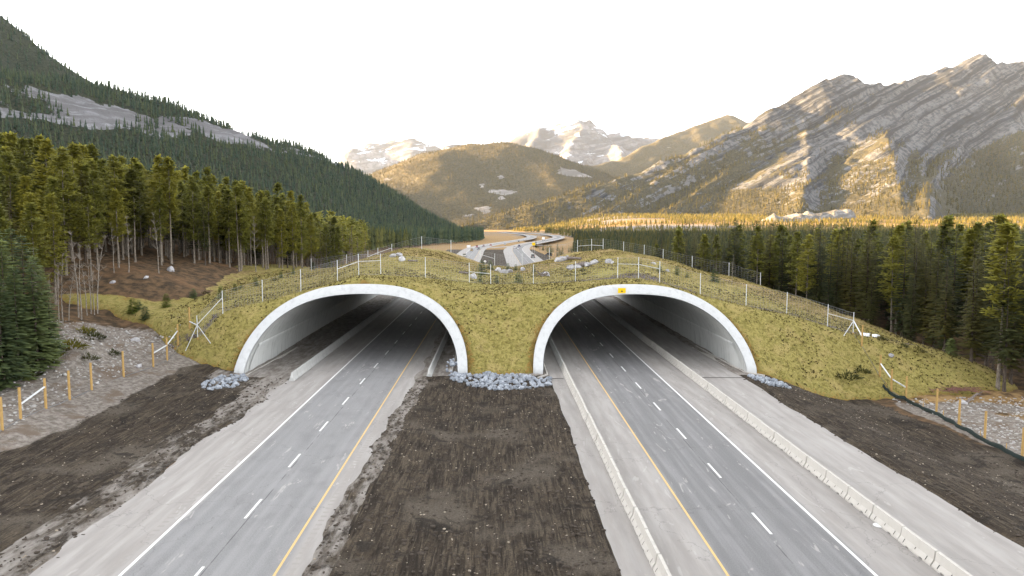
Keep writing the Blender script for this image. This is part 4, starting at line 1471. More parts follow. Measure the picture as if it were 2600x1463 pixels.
cover('hillside_forest', 'dark blue-green conifer forest covering the left hillside around a pale cliff', sampA, (-1500, 10, 600, 2500), 9.0, .30, M['far_needles'], 13, 21, 1.1, 3)
cover('mountain_forest', 'fine dark forest on the high slope at the upper left', sampB, (-3000, -500, 1100, 3000), 17, .30, M['far_needles'], 12, 22, 1.3, 3)
M['dome_needles'] = foliage('dome_needles', (0.07, 0.066, 0.040), (0.125, 0.105, 0.058), (0.17, 0.135, 0.06), .6)
cover('dome_forest', 'brown-green forest on the rounded hill in the middle distance', sampC, (-1000, 1500, 2700, 4700), 19, .30, M['dome_needles'], 9, 15, 1.5, 3)
cover('massif_forest', 'patchy forest on the lower slopes of the rocky right mountain', sampE, (-200, 4200, 2100, 4800), 20, .50, M['gold_needles'], 13, 22, 1.5, 3)

# ------------------------------------------------------------------ fences
def wire_mesh(name, parent, A, B, h, horiz, vstep, r, mat, h0=.05):
    """netting from ground point A to ground point B"""
    b = MB()
    A = Vector([float(c) for c in A]); B = Vector([float(c) for c in B])
    L = (B - A).length
    d = (B - A).normalized(); n = Vector((-d.y, d.x, 0)).normalized()
    segs = [A + (B - A) * t for t in np.linspace(0, 1, 5)]
    for s in segs:
        s.z = min(s.z, surf(s.x, s.y) + .02) if 0 < (s - A).length < L - .01 else s.z

    def base(t):
        i = min(3, int(t * 4)); f = t * 4 - i
        return segs[i] * (1 - f) + segs[i + 1] * f
    for k in range(horiz):
        hh = h0 + (h - h0) * (k / (horiz - 1)) ** 1.15
        rr = r * 1.7 if k in (0, horiz - 1) else r
        for i in range(4):
            p, q = segs[i] + Vector((0, 0, hh)), segs[i + 1] + Vector((0, 0, hh))
            b.add([p + n * rr, p - n * rr * .5 + Vector((0, 0, rr)), p - n * rr * .5 - Vector((0, 0, rr)), q + n * rr, q - n * rr * .5 + Vector((0, 0, rr)), q - n * rr * .5 - Vector((0, 0, rr))],
                  [(0, 1, 4, 3), (1, 2, 5, 4), (2, 0, 3, 5)])
    m = int(L / vstep)
    for i in range(1, m):
        p = base(i / m); e = d * r
        b.add([p + e + Vector((0, 0, h0)), p - e + Vector((0, 0, h0)), p - e + Vector((0, 0, h)), p + e + Vector((0, 0, h))], [(0, 1, 2, 3)])
    return b.build(name, mat, parent)


def fence(root, posts, h, r, mat_post, rails, mat_rail, net=True, square=False, vstep=.35, horiz=12):
    """posts: world ground points; rails: list of (i, height_i, j, height_j) brace rails"""
    o = Vector(root.location)
    loc = [Vector([float(c) for c in p]) - o for p in posts]
    for i, p in enumerate(loc):
        b = MB()
        hh = h if np.ndim(h) == 0 else h[i]
        b.tube((p.x, p.y, p.z - .3), (p.x + random.uniform(-.03, .03), p.y, p.z + hh), r, r * .94, 8)
        b.build('post', mat_post, root)
    for i, hi, j, hj in rails:
        a = loc[i]; c = loc[j]
        b = MB(); b.tube((a.x, a.y, a.z + hi), (c.x, c.y, c.z + hj), r * .72, r * .72, 6)
        b.build('brace_rail', mat_rail, root)
    if net:
        for a, c, pa, pc in zip(loc[:-1], loc[1:], posts[:-1], posts[1:]):
            w = wire_mesh('wire_netting', root, pa, pc, (h if np.ndim(h) == 0 else min(h)) - .1, horiz, vstep, .0075, M['wire'])
            w.location = -o


random.seed(3)
# near fence on the overpass, steel posts
nf = [np.array([p[0], p[1], surf(p[0], p[1])]) for p in NF]
root = empty('wildlife_fence', nf[10], 'white steel-post wire fence running along the near crest above both arches', 'fence')
n = len(nf)
fence(root, nf, 2.75, .055, M['galv'], [(0, 1.7, 1, 1.9), (4, 1.6, 5, 1.75), (5, 1.75, 6, 1.85), (8, 1.5, 9, 1.45), (12, 1.9, 13, 1.8), (13, 1.8, 14, 1.75), (18, 1.6, 19, 1.7)], M['galv'])
# sloping stays at the two end corners
for i, dxy in ((0, [(-1.1, -.9), (1.9, -1.1)]), (19, [(-1.7, -1.1), (1.1, -.4)])):
    p = Vector(nf[i].tolist()) - Vector(root.location)
    for dx, dy in dxy:
        q = (nf[i][0] + dx, nf[i][1] + dy)
        b = MB(); b.tube((p.x, p.y, p.z + 1.65), (p.x + dx, p.y + dy, surf(*q) + .1 - root.location.z), .045, .045, 6)
        b.build('corner_stay', M['galv'], root)

# far fence on the overpass
FARF = [(790, 668, 150), (880, 650, 152), (934, 649, 154), (959.6, 646, 156), (995, 641, 158), (1071, 640, 160), (1145, 652, 164), (1219, 667, 167), (1256, 670, 167), (1326, 668, 167), (1395, 653, 164), (1466, 642, 162), (1502, 642, 160),
        (1531, 648, 158), (1583, 660, 155), (1635, 668, 150), (1683, 681, 146), (1757, 700, 142), (1850, 730, 138), (1930, 745, 135)]
ff_ = []
for px, py, Yv in FARF:
    q = at_y(px, py, Yv); ff_.append(np.array([q[0], q[1], surf(q[0], q[1])]))
root = empty('wildlife_fence', ff_[8], 'steel-post wire fence along the far crest of the overpass in front of the distant highway', 'fence')
fence(root, ff_, 2.75, .06, M['galv'], [(2, 1.4, 3, 1.7), (3, 1.7, 4, 1.9), (7, 1.9, 8, 1.6), (11, 1.4, 12, 1.4), (12, 1.4, 13, 1.2)], M['galv'], vstep=.6, horiz=9)

# left fence, round wooden posts
LP = [(-30, 1118), (6, 1094), (52.6, 1065.5), (117, 1038.5), (177, 1015.7), (233, 992), (314, 957.7), (389.4, 933), (424.6, 915.5), (452, 879), (481.8, 835.5)]
lp = [hit(*p) for p in LP] + [nf[0]]
root = empty('wildlife_fence', lp[5], 'wooden-post wire fence between grey gravel and dark soil at the left', 'fence')
fence(root, lp, [2.6] * 11 + [.2], .11, M['wood'], [(2, 1.2, 3, 1.9), (7, 1.5, 8, 1.7), (8, 1.7, 9, 1.8), (10, .9, 11, 1.6)], M['galv'], vstep=.3, horiz=13)
RP = [(2188, 879), (2234, 957), (2263, 995), (2300, 1013), (2377, 1050), (2434, 1080.5), (2500, 1115.7), (2595, 1164), (2690, 1212)]
rp = [nf[-1]] + [hit(*p) for p in RP]
root = empty('wildlife_fence', rp[4], 'wooden-post wire fence along the black silt barrier at the right', 'fence')
fence(root, rp, [.2] + [2.6] * 9, .11, M['wood'], [(0, 1.7, 1, 1.2), (2, 1.6, 3, 1.5), (3, 1.5, 4, 1.3)], M['galv'], vstep=.3, horiz=13)

# black silt barrier at the foot of the right fence
pts = [hit(2240, 985)] + [p + np.array([-.45, -.35, 0]) for p in rp[3:]]
pl = []
for a, c in zip(pts[:-1], pts[1:]):
    for t in np.linspace(0, 1, 9)[:-1]:
        pl.append(a + (c - a) * t)
pl = np.array(pl)
V = []; 
for i, p in enumerate(pl):
    zb = surf(p[0], p[1]); w = .10 * math.sin(i * 1.3) + .06 * math.sin(i * 2.9)
    w *= .6; V += [(p[0] + w, p[1], zb - .05), (p[0] + w + .03, p[1] + .02, zb + .20), (p[0] + w + .07, p[1] + .03, zb + .38 + .05 * math.sin(i * .9)), (p[0] + w + .13, p[1] + .05, zb + .34), (p[0] + w + .15, p[1] + .05, zb - .05)]
V = np.array(V)
o = link('silt_barrier', mesh_np('silt_barrier', V, grid_faces(5, len(pl)), M['geotex'], smooth=True))
tag(o, 'black fabric silt barrier along the foot of the right fence', 'silt barrier')
i = len(pl) // 2
for k in range(3, len(pl), 6):
    p = pl[k]
    b = MB(); b.box((0, 0, .35), (.05, .05, .9)); s_ = b.build('stake', M['wood'], o, (p[0] + .22, p[1] + .15, surf(p[0], p[1])))


# ------------------------------------------------------------------ stones
def rock_mesh(name, seed, mat, sub=2, flat=.7, jag=.28):
    bm_ = bmesh_new(sub)
    r_ = random.Random(seed)
    off = Vector((r_.uniform(-50, 50), r_.uniform(-50, 50), r_.uniform(-50, 50)))
    from mathutils import noise as mn
    planes = [(Vector((r_.uniform(-1, 1), r_.uniform(-1, 1), r_.uniform(-.6, 1))).normalized(), r_.uniform(.55, .85)) for _ in range(9)]
    for v in bm_.verts:
        c = v.co.normalized()
        k = 1 + jag * mn.noise(c * 1.6 + off)
        p = c * k
        for nn, dd in planes:
            e = p.dot(nn) - dd
            if e > 0:
                p = p - nn * e * .92
        v.co = Vector((p.x, p.y * .85, p.z * flat))
    me = bpy.data.meshes.new(name); bm_.to_mesh(me); bm_.free()
    me.materials.append(mat)
    return me


import bmesh


def bmesh_new(sub):
    b = bmesh.new(); bmesh.ops.create_icosphere(b, subdivisions=sub, radius=1); return b


def rock_mat(name, a, bcol):
    t = NT(name, .85, .2)
    p = t.pos()
    oi = t.n('ShaderNodeObjectInfo').outputs['Random']
    c = t.mix(t.ramp(t.noise(p, 1.3, 6, .65), .3, .7), a, bcol)
    c = t.mix(t.math('MULTIPLY', oi, .45), c, tuple(x * .45 for x in a))
    t.base(c); t.bump(t.noise(p, 3, 5), .05)
    return t.m


M['riprap'] = rock_mat('riprap_stone', (0.20, 0.225, 0.27), (0.50, 0.53, 0.58))
M['boulder'] = rock_mat('boulder_stone', (0.32, 0.31, 0.33), (0.60, 0.59, 0.60))
RIP = [rock_mesh('riprap_stone', 30 + k, M['riprap'], 2, .75) for k in range(8)]
BOU = [rock_mesh('boulder', 60 + k, M['boulder'], 3, .72, .35) for k in range(6)]
rr_ = random.Random(9)


def riprap(poly, n, lab, grp, size=(.15, .44)):
    """poly: pixel outline of the pile on the ground"""
    W = [at_z(px, py, .1) for px, py in poly]
    xs = [w[0] for w in W]; ys = [w[1] for w in W]
    placed = []; tries = 0
    while len(placed) < n and tries < 20000:
        tries += 1
        x = rr_.uniform(min(xs), max(xs)); y = rr_.uniform(min(ys), max(ys))
        ins = False; j = len(W) - 1
        for i in range(len(W)):
            if (ys[i] > y) != (ys[j] > y) and x < (xs[j] - xs[i]) * (y - ys[i]) / (ys[j] - ys[i]) + xs[i]:
                ins = not ins
            j = i
        if not ins:
            continue
        s = rr_.uniform(*size)
        if any((x - a) ** 2 + (y - b_) ** 2 < (.62 * (s + c)) ** 2 for a, b_, c in placed):
            if tries < 15000:
                continue
        placed.append((x, y, s))
    for x, y, s in placed:
        o = link('riprap_stone', rr_.choice(RIP), None, (x, y, surf(x, y) + s * .30), (rr_.uniform(-.5, .5), rr_.uniform(-.5, .5), rr_.uniform(0, 6.3)), (s * rr_.uniform(.9, 1.35), s, s))
        tag(o, lab, 'stone', grp)


riprap([(1132, 946), (1150, 965), (1190, 978), (1250, 985), (1330, 989), (1390, 980), (1404, 966), (1398, 958), (1370, 967), (1350, 958), (1300, 953), (1240, 948), (1200, 953), (1150, 944)], 185,
       'pale blue-grey riprap stone in the band below the central grass slope', 'riprap stones between the two arches')
riprap([(512, 990), (540, 998), (590, 985), (632, 962), (620, 956), (580, 962), (550, 968), (525, 978)], 50,
       'pale riprap stone in the small pile at the foot of the left arch', 'riprap stones beside the left arch')
riprap([(1902, 957), (1930, 972), (1975, 984), (2008, 985), (2004, 976), (1970, 966), (1930, 957)], 50,
       'grey riprap stone in the small pile at the outer foot of the right arch', 'riprap stones beside the right arch')
BL = [(1200, 706, .95, 'large purple-grey boulder on the overpass behind the second centre fence post'), (1264.6, 690, .95, 'pale boulder leftmost of the row of three in the saddle'),
      (1278.6, 694, .85, 'dark middle boulder of the row of three in the saddle'), (1292, 692, .75, 'pale boulder rightmost of the row of three in the saddle'),
      (1328, 687, .7, 'flat grey rock half sunk in the grass right of the three boulders'), (1386.5, 702, 1.0, 'angular white-grey boulder beside uprooted stump right of the saddle'),
      (1417, 665, 1.1, 'pale rounded boulder on the right hump at the left end of a dark log'), (1431, 662, 1.1, 'angular pale boulder next to the dark log on the right hump'),
      (1439.6, 655, .6, 'small white rock on top of the dark log on the right hump'), (1452.5, 684, .95, 'split pale boulder at the lower end of a thick log on the right hump'),
      (1466, 681, .7, 'flat pale rock just under the thick log'), (1492, 676, .85, 'pale boulder at the upper end of the thick log'), (1503, 672, .8, 'rounded boulder in the middle of the cluster above the thick log'),
      (1512, 670, .9, 'bluish boulder rightmost in the cluster above the thick log'), (1545.7, 667, .85, 'white boulder alone near the top of the right hump'), (1554, 669, .45, 'small tan rock beside the lone white boulder'),
      (997, 652, .6, 'small grey rock at the left end of the stones on the left hump'), (1014, 650, .75, 'pale rock at the right of the stones on the left hump'), (1019, 662, .9, 'long flat stone on the near flank of the left hump'),
      (1659, 671, .5, 'small pale rock by the far fence on the right slope'), (1695, 689, .45, 'pale stone low on the far right slope'),
      (433, 688, .9, 'white rounded rock on the brown bank under the left pines'), (370, 707, .5, 'small white stone on the gravelly bank left of the overpass'), (285, 719, .5, 'pale stone by the left forest edge'),
      (345, 866, .6, 'shiny pale rock at the lower left corner of the turf'), (353, 932, .45, 'white stone beside the left fence on gravel'), (2262, 905, .5, 'pale stone on the turf beyond the right fence'),
      (2444, 1025, .6, 'white rock on gravel behind the right fence')]
for k, (px, py, s, lab) in enumerate(BL):
    p = hit(px, py)
    o = link('boulder', BOU[k % 6], None, (p[0], p[1], p[2] + s * .25), (rr_.uniform(-.3, .3), rr_.uniform(-.3, .3), rr_.uniform(0, 6)), (s * .9, s * .8, s * .8))
    tag(o, lab, 'boulder')
# loose clods and stones scattered over the soil
Vc, Fc = [], []
bmq = bmesh_new(1); cv = np.array([v.co[:] for v in bmq.verts]); cf = np.array([[v.index for v in f.verts] for f in bmq.faces]); bmq.free()


def scatter_small(name, label, cat, n, region, size, mat, seed):
    q = np.random.RandomState(seed)
    x = q.uniform(region[0], region[1], n * 3); y = q.uniform(region[2], region[3], n * 3) 
    e0, e1, e2, e3 = soil_edges(y)
    ok = region[4](x, y, e0, e1, e2, e3)
    x, y = x[ok][:n], y[ok][:n]
    z = surf(x, y); s = q.uniform(*size, len(x)) * q.uniform(.4, 1, len(x))
    V = cv[None] * (s[:, None, None] * np.stack([q.uniform(.7, 1.4, len(x)), q.uniform(.7, 1.3, len(x)), q.uniform(.4, .8, len(x))], 1)[:, None]) + q.uniform(-.25, .25, (len(x), len(cv), 3)) * s[:, None, None]
    V = V + np.stack([x, y, z + s * .2], 1)[:, None]
    F = cf[None] + (np.arange(len(x)) * len(cv))[:, None, None]
    o = link(name, mesh_np(name, V.reshape(-1, 3), F.reshape(-1, 3), mat)); o['kind'] = 'stuff'
    return tag(o, label, cat)


M['clod'] = simple('dark_clod', (0.065, 0.052, 0.042), .95, 0, .4, 3)
M['pebble'] = simple('tan_pebble', (0.34, 0.29, 0.23), .9, 0, .4, 3)
M['rubble'] = simple('grey_rubble', (0.40, 0.385, 0.37), .9, 0, .4, 3)
soilf = lambda x, y, a, b, c, d: ((x > b + .1) & (x < c - .1)) | ((x < a + .3) & (x > -34)) | ((x > d - .1) & (x < 42.5 + (y - 60) * .02))
scatter_small('soil_clods', 'crumbly dark clods over the graded soil strips', 'soil', 9000, (-34, 43, 27, 80, soilf), (.05, .17), M['clod'], 1)
scatter_small('pebbles', 'tan pebbles sprinkled over the dark soil', 'pebbles', 1500, (-34, 43, 27, 80, soilf), (.03, .085), M['pebble'], 2)
scatter_small('rubble', 'grey rubble on the gravel beyond the fences', 'gravel', 5000, (-56, 66, 45, 90, lambda x, y, a, b, c, d: (x < -37.5) | ((x > 45) & (y < 82))), (.05, .22), M['rubble'], 3)

# ------------------------------------------------------------------ logs, stumps, brush
def log(a, b, r, lab, name='log', stubs=2):
    a = hit(*a); b = hit(*b)
    m = MB(); m.tube((a[0], a[1], a[2] + r * .8), (b[0], b[1], b[2] + r * .8), r, r * .75, 10)
    d = Vector((b - a).tolist()).normalized()
    for k in range(stubs):
        t = .3 + .5 * k / max(1, stubs); p = a + (b - a) * t
        m.tube((p[0], p[1], p[2] + r), (p[0] + rr_.uniform(-.4, .4), p[1] - .2, p[2] + r + rr_.uniform(.3, .6)), r * .25, r * .1, 5)
    tag(m.build(name, M['log'], smooth=False), lab, 'log')


log((1436, 658), (1474, 660), .28, 'long thin dark log lying on the right hump behind pale boulders')
log((1460, 681), (1489, 675), .42, 'thick bark-covered log between boulders on the right hump')
log((1166, 693), (1188, 696), .18, 'thin weathered log left of the purple-grey boulder')
log((1036, 664), (1060, 665), .16, 'small fallen log on the near side of the left hump')
log((1985, 658), (2010, 664), .2, 'fallen log at the edge of the right forest') if False else None
p = hit(1375, 702)
m = MB()
for k in range(9):
    a = rr_.uniform(0, 6.28); m.tube((p[0], p[1], p[2] + .3), (p[0] + math.cos(a) * rr_.uniform(.6, 1.2), p[1] + math.sin(a) * .5, p[2] + rr_.uniform(.1, 1.0)), .09, .02, 5)
m.tube((p[0], p[1], p[2]), (p[0] + .9, p[1] + .2, p[2] + .5), .22, .18, 8)
tag(m.build('uprooted_stump', M['log']), 'twisted uprooted stump beside the angular boulder right of the saddle', 'stump')
p = hit(2425, 992)
for px, py in ((2425, 992),):
    m = MB()
    for k in range(60):
        x = p[0] + rr_.gauss(0, 1.3); y = p[1] + rr_.gauss(0, .7); a = rr_.uniform(0, 3.14); L = rr_.uniform(.5, 1.3)
        m.tube((x - math.cos(a) * L, y - math.sin(a) * L, p[2] + rr_.uniform(.02, .35)), (x + math.cos(a) * L, y + math.sin(a) * L, p[2] + rr_.uniform(.02, .45)), .035, .02, 4)
    tag(m.build('brush_pile', simple('reddish_twigs', (0.20, 0.10, 0.085), .9)), 'reddish pile of cut branches on the grass beyond the right fence', 'brush pile')
p = hit(2468, 1022)
m = MB(); m.tube((p[0] - .8, p[1] - .3, p[2] + .1), (p[0] + .9, p[1] + .5, p[2] + .9), .16, .12, 8)
for k in range(5):
    m.tube((p[0] + .8, p[1] + .4, p[2] + .8), (p[0] + 1.2 + rr_.uniform(-.2, .5), p[1] + .5 + rr_.uniform(-.4, .4), p[2] + .8 + rr_.uniform(-.4, .5)), .05, .01, 4)
tag(m.build('dead_stump', M['log']), 'leaning dead stump below the front spruce at the right', 'stump')


# snow patches on the right slope
def patch(name, outline, mat, lift, lab, cat, thick=.12):
    c = np.mean([hit(*q) for q in outline], axis=0)
    P = [hit(*q) for q in outline]; V = []; F = []
    n = len(P)
    for q in P:
        V.append((q[0], q[1], surf(q[0], q[1]) - .05))
    for q in P:
        w = c + (q - c) * .8; V.append((w[0], w[1], surf(w[0], w[1]) + thick))
    V.append((c[0], c[1], surf(c[0], c[1]) + thick * 1.2))
    F = [(i, (i + 1) % n, n + (i + 1) % n, n + i) for i in range(n)] + [(n + i, n + (i + 1) % n, 2 * n) for i in range(n)]
    m = MB(); m.add(V, F)
    return tag(m.build(name, mat, smooth=True), lab, cat)


M['snow'] = simple('old_snow', (0.82, 0.84, 0.88), .6, 0, .04)
patch('snow_patch', [(2185, 846), (2200, 850), (2212, 849), (2208, 856), (2190, 853)], M['snow'], 0, 'left and thinner of two white snow patches by the right fence corner', 'snow patch')
patch('snow_patch', [(2212, 851), (2225, 850), (2236, 854), (2226, 858), (2214, 856)], M['snow'], 0, 'right and wider of two white snow patches by the right fence corner', 'snow patch')

# ------------------------------------------------------------------ young trees and shrubs
YT = [(1218, 717, 22, 1, 'dark young spruce in front of the purple-grey boulder on the overpass'), (1260.7, 719, 22, 0, 'young spruce just right of the centre fence post on the overpass'),
      (1315.8, 718, 28, 2, 'tallest dark young spruce in the saddle near the front fence'), (1224, 697, 36, 1, 'slim yellow-green young pine beside the white diamond sign'),
      (1244.4, 684, 24, 2, 'dark bushy young spruce right of the diamond sign'), (1290, 686, 19, 4, 'small dark spruce directly behind the three boulders'),
      (1309.6, 686, 16, 3, 'round yellow-green young pine right of the three boulders'), (1356, 691, 18, 1, 'thin yellow sapling behind a fence post right of the saddle'),
      (422.5, 780, 36, 3, 'yellow-green young pine on the left turf edge'), (337.6, 794, 38, 1, 'yellowish young pine left on the bare left bank'), (368.7, 811, 36, 0, 'blue-green young spruce lowest on the left bank'),
      (352, 786, 26, 2, 'dark young spruce behind two others on the left bank'), (491, 757, 26, 2, 'young spruce behind the white corner brace on the left'), (561, 758, 32, 4, 'dark young spruce behind the second white post on the left'),
      (650, 727, 24, 0, 'broad low spruce behind the left part of the crest fence'), (596.5, 737, 18, 1, 'small yellow pine near the left skyline of the turf'), (612, 733, 12, 2, 'tiny dark spruce beside a small yellow pine on the left'),
      (713, 706, 18, 1, 'yellow-green sapling under the left forest by the crest fence'), (745, 697, 16, 3, 'low round pine at the left skyline of the crest'), (795, 684, 20, 5, 'bushy young pine on the left crest skyline'),
      (1719, 698, 24, 3, 'yellow-green young pine at the far right fence'), (1675, 690, 20, 2, 'dark young spruce on the right crest behind a post'), (1814, 716, 34, 1, 'bright yellow-green young pine at the right forest edge'),
      (1745, 704, 14, 4, 'small spruce low behind the right crest'), (2255, 839, 24, 0, 'dark low spruce at the top of the right bank below the forest'), (2296, 853, 22, 2, 'dark round young spruce on the right bank under tall trunks'),
      (2359, 870, 34, 4, 'bushy dark young spruce at the right forest edge'), (2414, 902, 44, 0, 'broad dark young spruce in front of a tilted trunk'), (2404, 888, 50, 1, 'yellowish young pine beside the broad dark spruce on the right'),
      (135, 925, 60, 0, 'young blue-green spruce at the foot of the left forest'), (70, 965, 40, 2, 'small spruce low at the left picture edge')]
for k, (px, py, hp, typ, lab) in enumerate(YT):
    p = hit(px, py); d = (p - _C) @ _F
    H = hp * d / FPX
    plant('young', typ, p - [0, 0, .05], H / 2.6, rr_.uniform(0, 6), 'young_tree', lab, 'young tree', None, 1.25)
# low shrubs: twiggy mounds
def shrub_mesh(seed, mat):
    q = np.random.RandomState(seed); n = 150
    a = q.uniform(0, 6.28, n); r = q.uniform(0, 1, n) ** .6; h = q.uniform(0, .55, n) * (1.1 - r)
    C = np.stack([np.cos(a) * r * .8, np.sin(a) * r * .8, h], 1); D = np.stack([np.cos(a) * r, np.sin(a) * r, q.uniform(.2, 1, n)], 1); D /= np.linalg.norm(D, axis=1)[:, None]
    V, F = tri_clump(C, D, np.tile([0, 0, 1.], (n, 1)) + q.normal(0, .2, (n, 3)), q.uniform(.18, .4, n), q.uniform(.05, .12, n), .1)
    return mesh_np('shrub', V, F, mat)


M['shrub'] = foliage('shrub_leaves', (0.04, 0.05, 0.02), (0.09, 0.09, 0.03), (0.14, 0.11, 0.03), .6)
M['shrub_y'] = foliage('yellow_shrub_leaves', (0.10, 0.10, 0.02), (0.20, 0.17, 0.03), (0.26, 0.20, 0.03), .6)
SHM = [shrub_mesh(k, M['shrub'] if k % 3 else M['shrub_y']) for k in range(6)]
SH = [(215, 845, 1.9, 0, 'wide yellow-brown shrub on top of the pale gravel heap'), (180, 885, 2.2, 3, 'yellow shrub at the left flank of the gravel heap'), (235, 860, 2.0, 1, 'dark green shrub at the right flank of the gravel heap'),
      (225, 912, 1.5, 4, 'low dark shrub on the gravel above the left fence'), (285, 900, 1.2, 1, 'small shrub in the gravel nearer the left turf'), (120, 905, 1.8, 0, 'yellowish shrub below the left spruces'),
      (60, 955, 2.0, 2, 'dark shrub at the left picture edge above the fence'), (1439, 702, .7, 1, 'small dark shrub right of the angular boulder'), (1449, 700, .6, 2, 'second small dark shrub right of the angular boulder'),
      (1480, 687, .8, 1, 'dark shrub below the thick log'), (1483, 697, .8, 4, 'dark shrub further below the thick log'), (1461, 692, .6, 2, 'dark shrub beside a fence post on the right hump'),
      (1196, 713, .6, 2, 'tiny dark shrub beside the second centre post'), (1243, 717, .55, 1, 'tiny dark shrub at the foot of the centre post'), (2150, 960, 2.0, 2, 'dark green scrub patch on turf near the lower right fence'),
      (2185, 945, 1.6, 1, 'dark scrub next to the larger patch near the lower right fence'), (2240, 862, 1.2, 2, 'low dark shrub just right of the snow'), (2290, 880, 1.2, 4, 'low dark shrub on the right bank below small spruces'),
      (2330, 893, 1.3, 1, 'dark shrub on the right bank, right of the others'), (520, 745, .9, 2, 'small shrub behind the left corner brace'), (700, 712, 1.0, 4, 'small dark shrub on the left skyline of the turf')]
for k, (px, py, s, typ, lab) in enumerate(SH):
    p = hit(px, py)
    o = link('shrub', SHM[typ], None, (p[0], p[1], p[2] - .05), (0, 0, rr_.uniform(0, 6)), (s * .9, s * .7, s * .8))
    tag(o, lab, 'shrub')


# bare broadleaf trees and dead trees
def bare_tree_mesh(seed, H, r):
    q = random.Random(seed); m = MB()
    P = Vector((0, 0, -.2)); d = Vector((q.uniform(-.06, .06), q.uniform(-.06, .06), 1)).normalized(); n = 7
    for i in range(n):
        Q = P + d * (H / n); m.tube(P, Q, r * (1 - i / n * .9), r * (1 - (i + 1) / n * .9), 6, False)
        if i > 1:
            for k in range(4):
                a = q.uniform(0, 6.28); L = H * .13 * (1.3 - i / n)
                e = Vector((math.cos(a), math.sin(a), q.uniform(.5, 1.3))).normalized()
                E = Q + e * L; m.tube(Q, E, r * .28, r * .08, 4, False)
                for j in range(3):
                    a2 = q.uniform(0, 6.28); m.tube(Q + e * L * .6, Q + e * L * .6 + Vector((math.cos(a2), math.sin(a2), 1.1)).normalized() * L * .6, r * .1, r * .03, 3, False)
        P = Q; d = (d + Vector((q.uniform(-.08, .08), q.uniform(-.08, .08), 0))).normalized()
    return m.mesh('bare_tree', M['bark_a'], True)


BT = [bare_tree_mesh(k, 9, .09) for k in range(5)]
BTP = [(207, 812, 1.0), (200, 806, 1.15), (222, 802, .8), (232, 798, .95), (248, 797, 1.1), (240, 800, .7), (160, 822, .9), (150, 830, .8), (130, 840, .7), (175, 815, .75), (290, 694, .8), (327, 692, .9), (404, 694, 1.0), (650, 690, 1.1)]
for k, (px, py, s) in enumerate(BTP):
    p = hit(px, py)
    o = link('bare_tree', BT[k % 5], None, p, (0, 0, rr_.uniform(0, 6)), (s, s, s))
    tag(o, 'slender pale leafless tree at the front edge of the left forest', 'bare tree', 'leafless trees at the left forest edge')
for px, py, s, lab in ((1858, 724, .5, 'grey dead tree at the right forest edge beyond the crest fence'), (2395, 880, .8, 'leafless pinkish sapling right of the bushy young spruce')):
    p = hit(px, py); o = link('dead_tree', BT[2], None, p, None, (s, s, s)); tag(o, lab, 'dead tree')

# thin roadside growth right of the far highway
for k in range(60):
    xx = rr_.uniform(30, 62); yy = rr_.uniform(400, 640)
    if xx > edge_r(yy) + 2 or xx < 24 + (yy - 400) * .03:
        continue
    zz = surf(xx, yy)
    if k % 2:
        o = link('bare_tree', BT[k % 5], None, (xx, yy, zz), (0, 0, k), (.7, .7, .6)); tag(o, 'small leafless tree in the roadside thicket right of the far highway', 'bare tree', 'leafless trees by the far highway')
    else:
        plant('blue', k, (xx, yy, zz), rr_.uniform(.35, .7), k, 'spruce_tree', 'small spruce in the roadside thicket right of the far highway', 'tree', 'small spruces by the far highway')

# ------------------------------------------------------------------ signs
M['sign_yellow'] = simple('sign_yellow', (0.80, 0.52, 0.0), .5, 0, .03)
M['sign_white'] = simple('sign_white', (0.75, 0.75, 0.75), .5, 0, .03)
M['black'] = simple('sign_black', (0.02, 0.02, 0.02), .5)
p = at_y(1579, 738, 88.7)
root = empty('clearance_sign', (p[0], p[1], p[2]), 'yellow rectangular sign with a black down arrow on the crown of the right arch', 'sign')
b = MB(); b.box((0, 0, 0), (.95, .04, .62)); b.build('sign_plate', M['sign_yellow'], root, bevel=.03)
b = MB(); b.add([(-.17, -.035, -.05), (.17, -.035, -.05), (0, -.035, -.20), (-.03, -.035, -.05), (.03, -.035, -.05), (.03, -.035, .04), (-.03, -.035, .04)], [(0, 2, 1), (3, 4, 5, 6)])
b.build('arrow', M['black'], root)
b = MB()
for sx in (-.3, .3):
    b.box((sx, .25, .1), (.05, .5, .05))
b.build('bracket', M['galv'], root)


def road_sign(px, py, Y, w, h, mat, lab, diamond=False):
    p = at_y(px, py, Y); g_ = surf(p[0], p[1])
    root = empty('road_sign', (p[0], p[1], g_), lab, 'sign')
    b = MB()
    if diamond:
        s = w / 2 * 1.2
        b.prism([(0, p[2] - g_ - s), (s, p[2] - g_), (0, p[2] - g_ + s), (-s, p[2] - g_)], -.03, 0)
    else:
        b.box((0, -.02, p[2] - g_), (w, .03, h))
    b.build('sign_plate', mat, root)
    b = MB()
    for sx in ((0,) if w < 1.2 else (-w * .3, w * .3)):
        b.box((sx, .05, (p[2] - g_) / 2), (.07, .07, p[2] - g_ + .1))
    b.build('sign_post', M['galv'], root)


road_sign(1231.5, 664, 160, .55, .55, M['sign_white'], 'small white diamond sign standing in the saddle of the overpass', True)
road_sign(1355, 619.8, 450, 1.9, 1.8, M['sign_yellow'], 'distant square yellow sign right of the far highway')
road_sign(1190, 625.5, 560, 2.7, 1.8, M['sign_white'], 'distant white board sign left of the far highway')


# ------------------------------------------------------------------ vehicles
def paint(name, c):
    t = NT(name, .3, .5); t.base((*c, 1)); t.b.inputs['Coat Weight'].default_value = .6
    return t.m


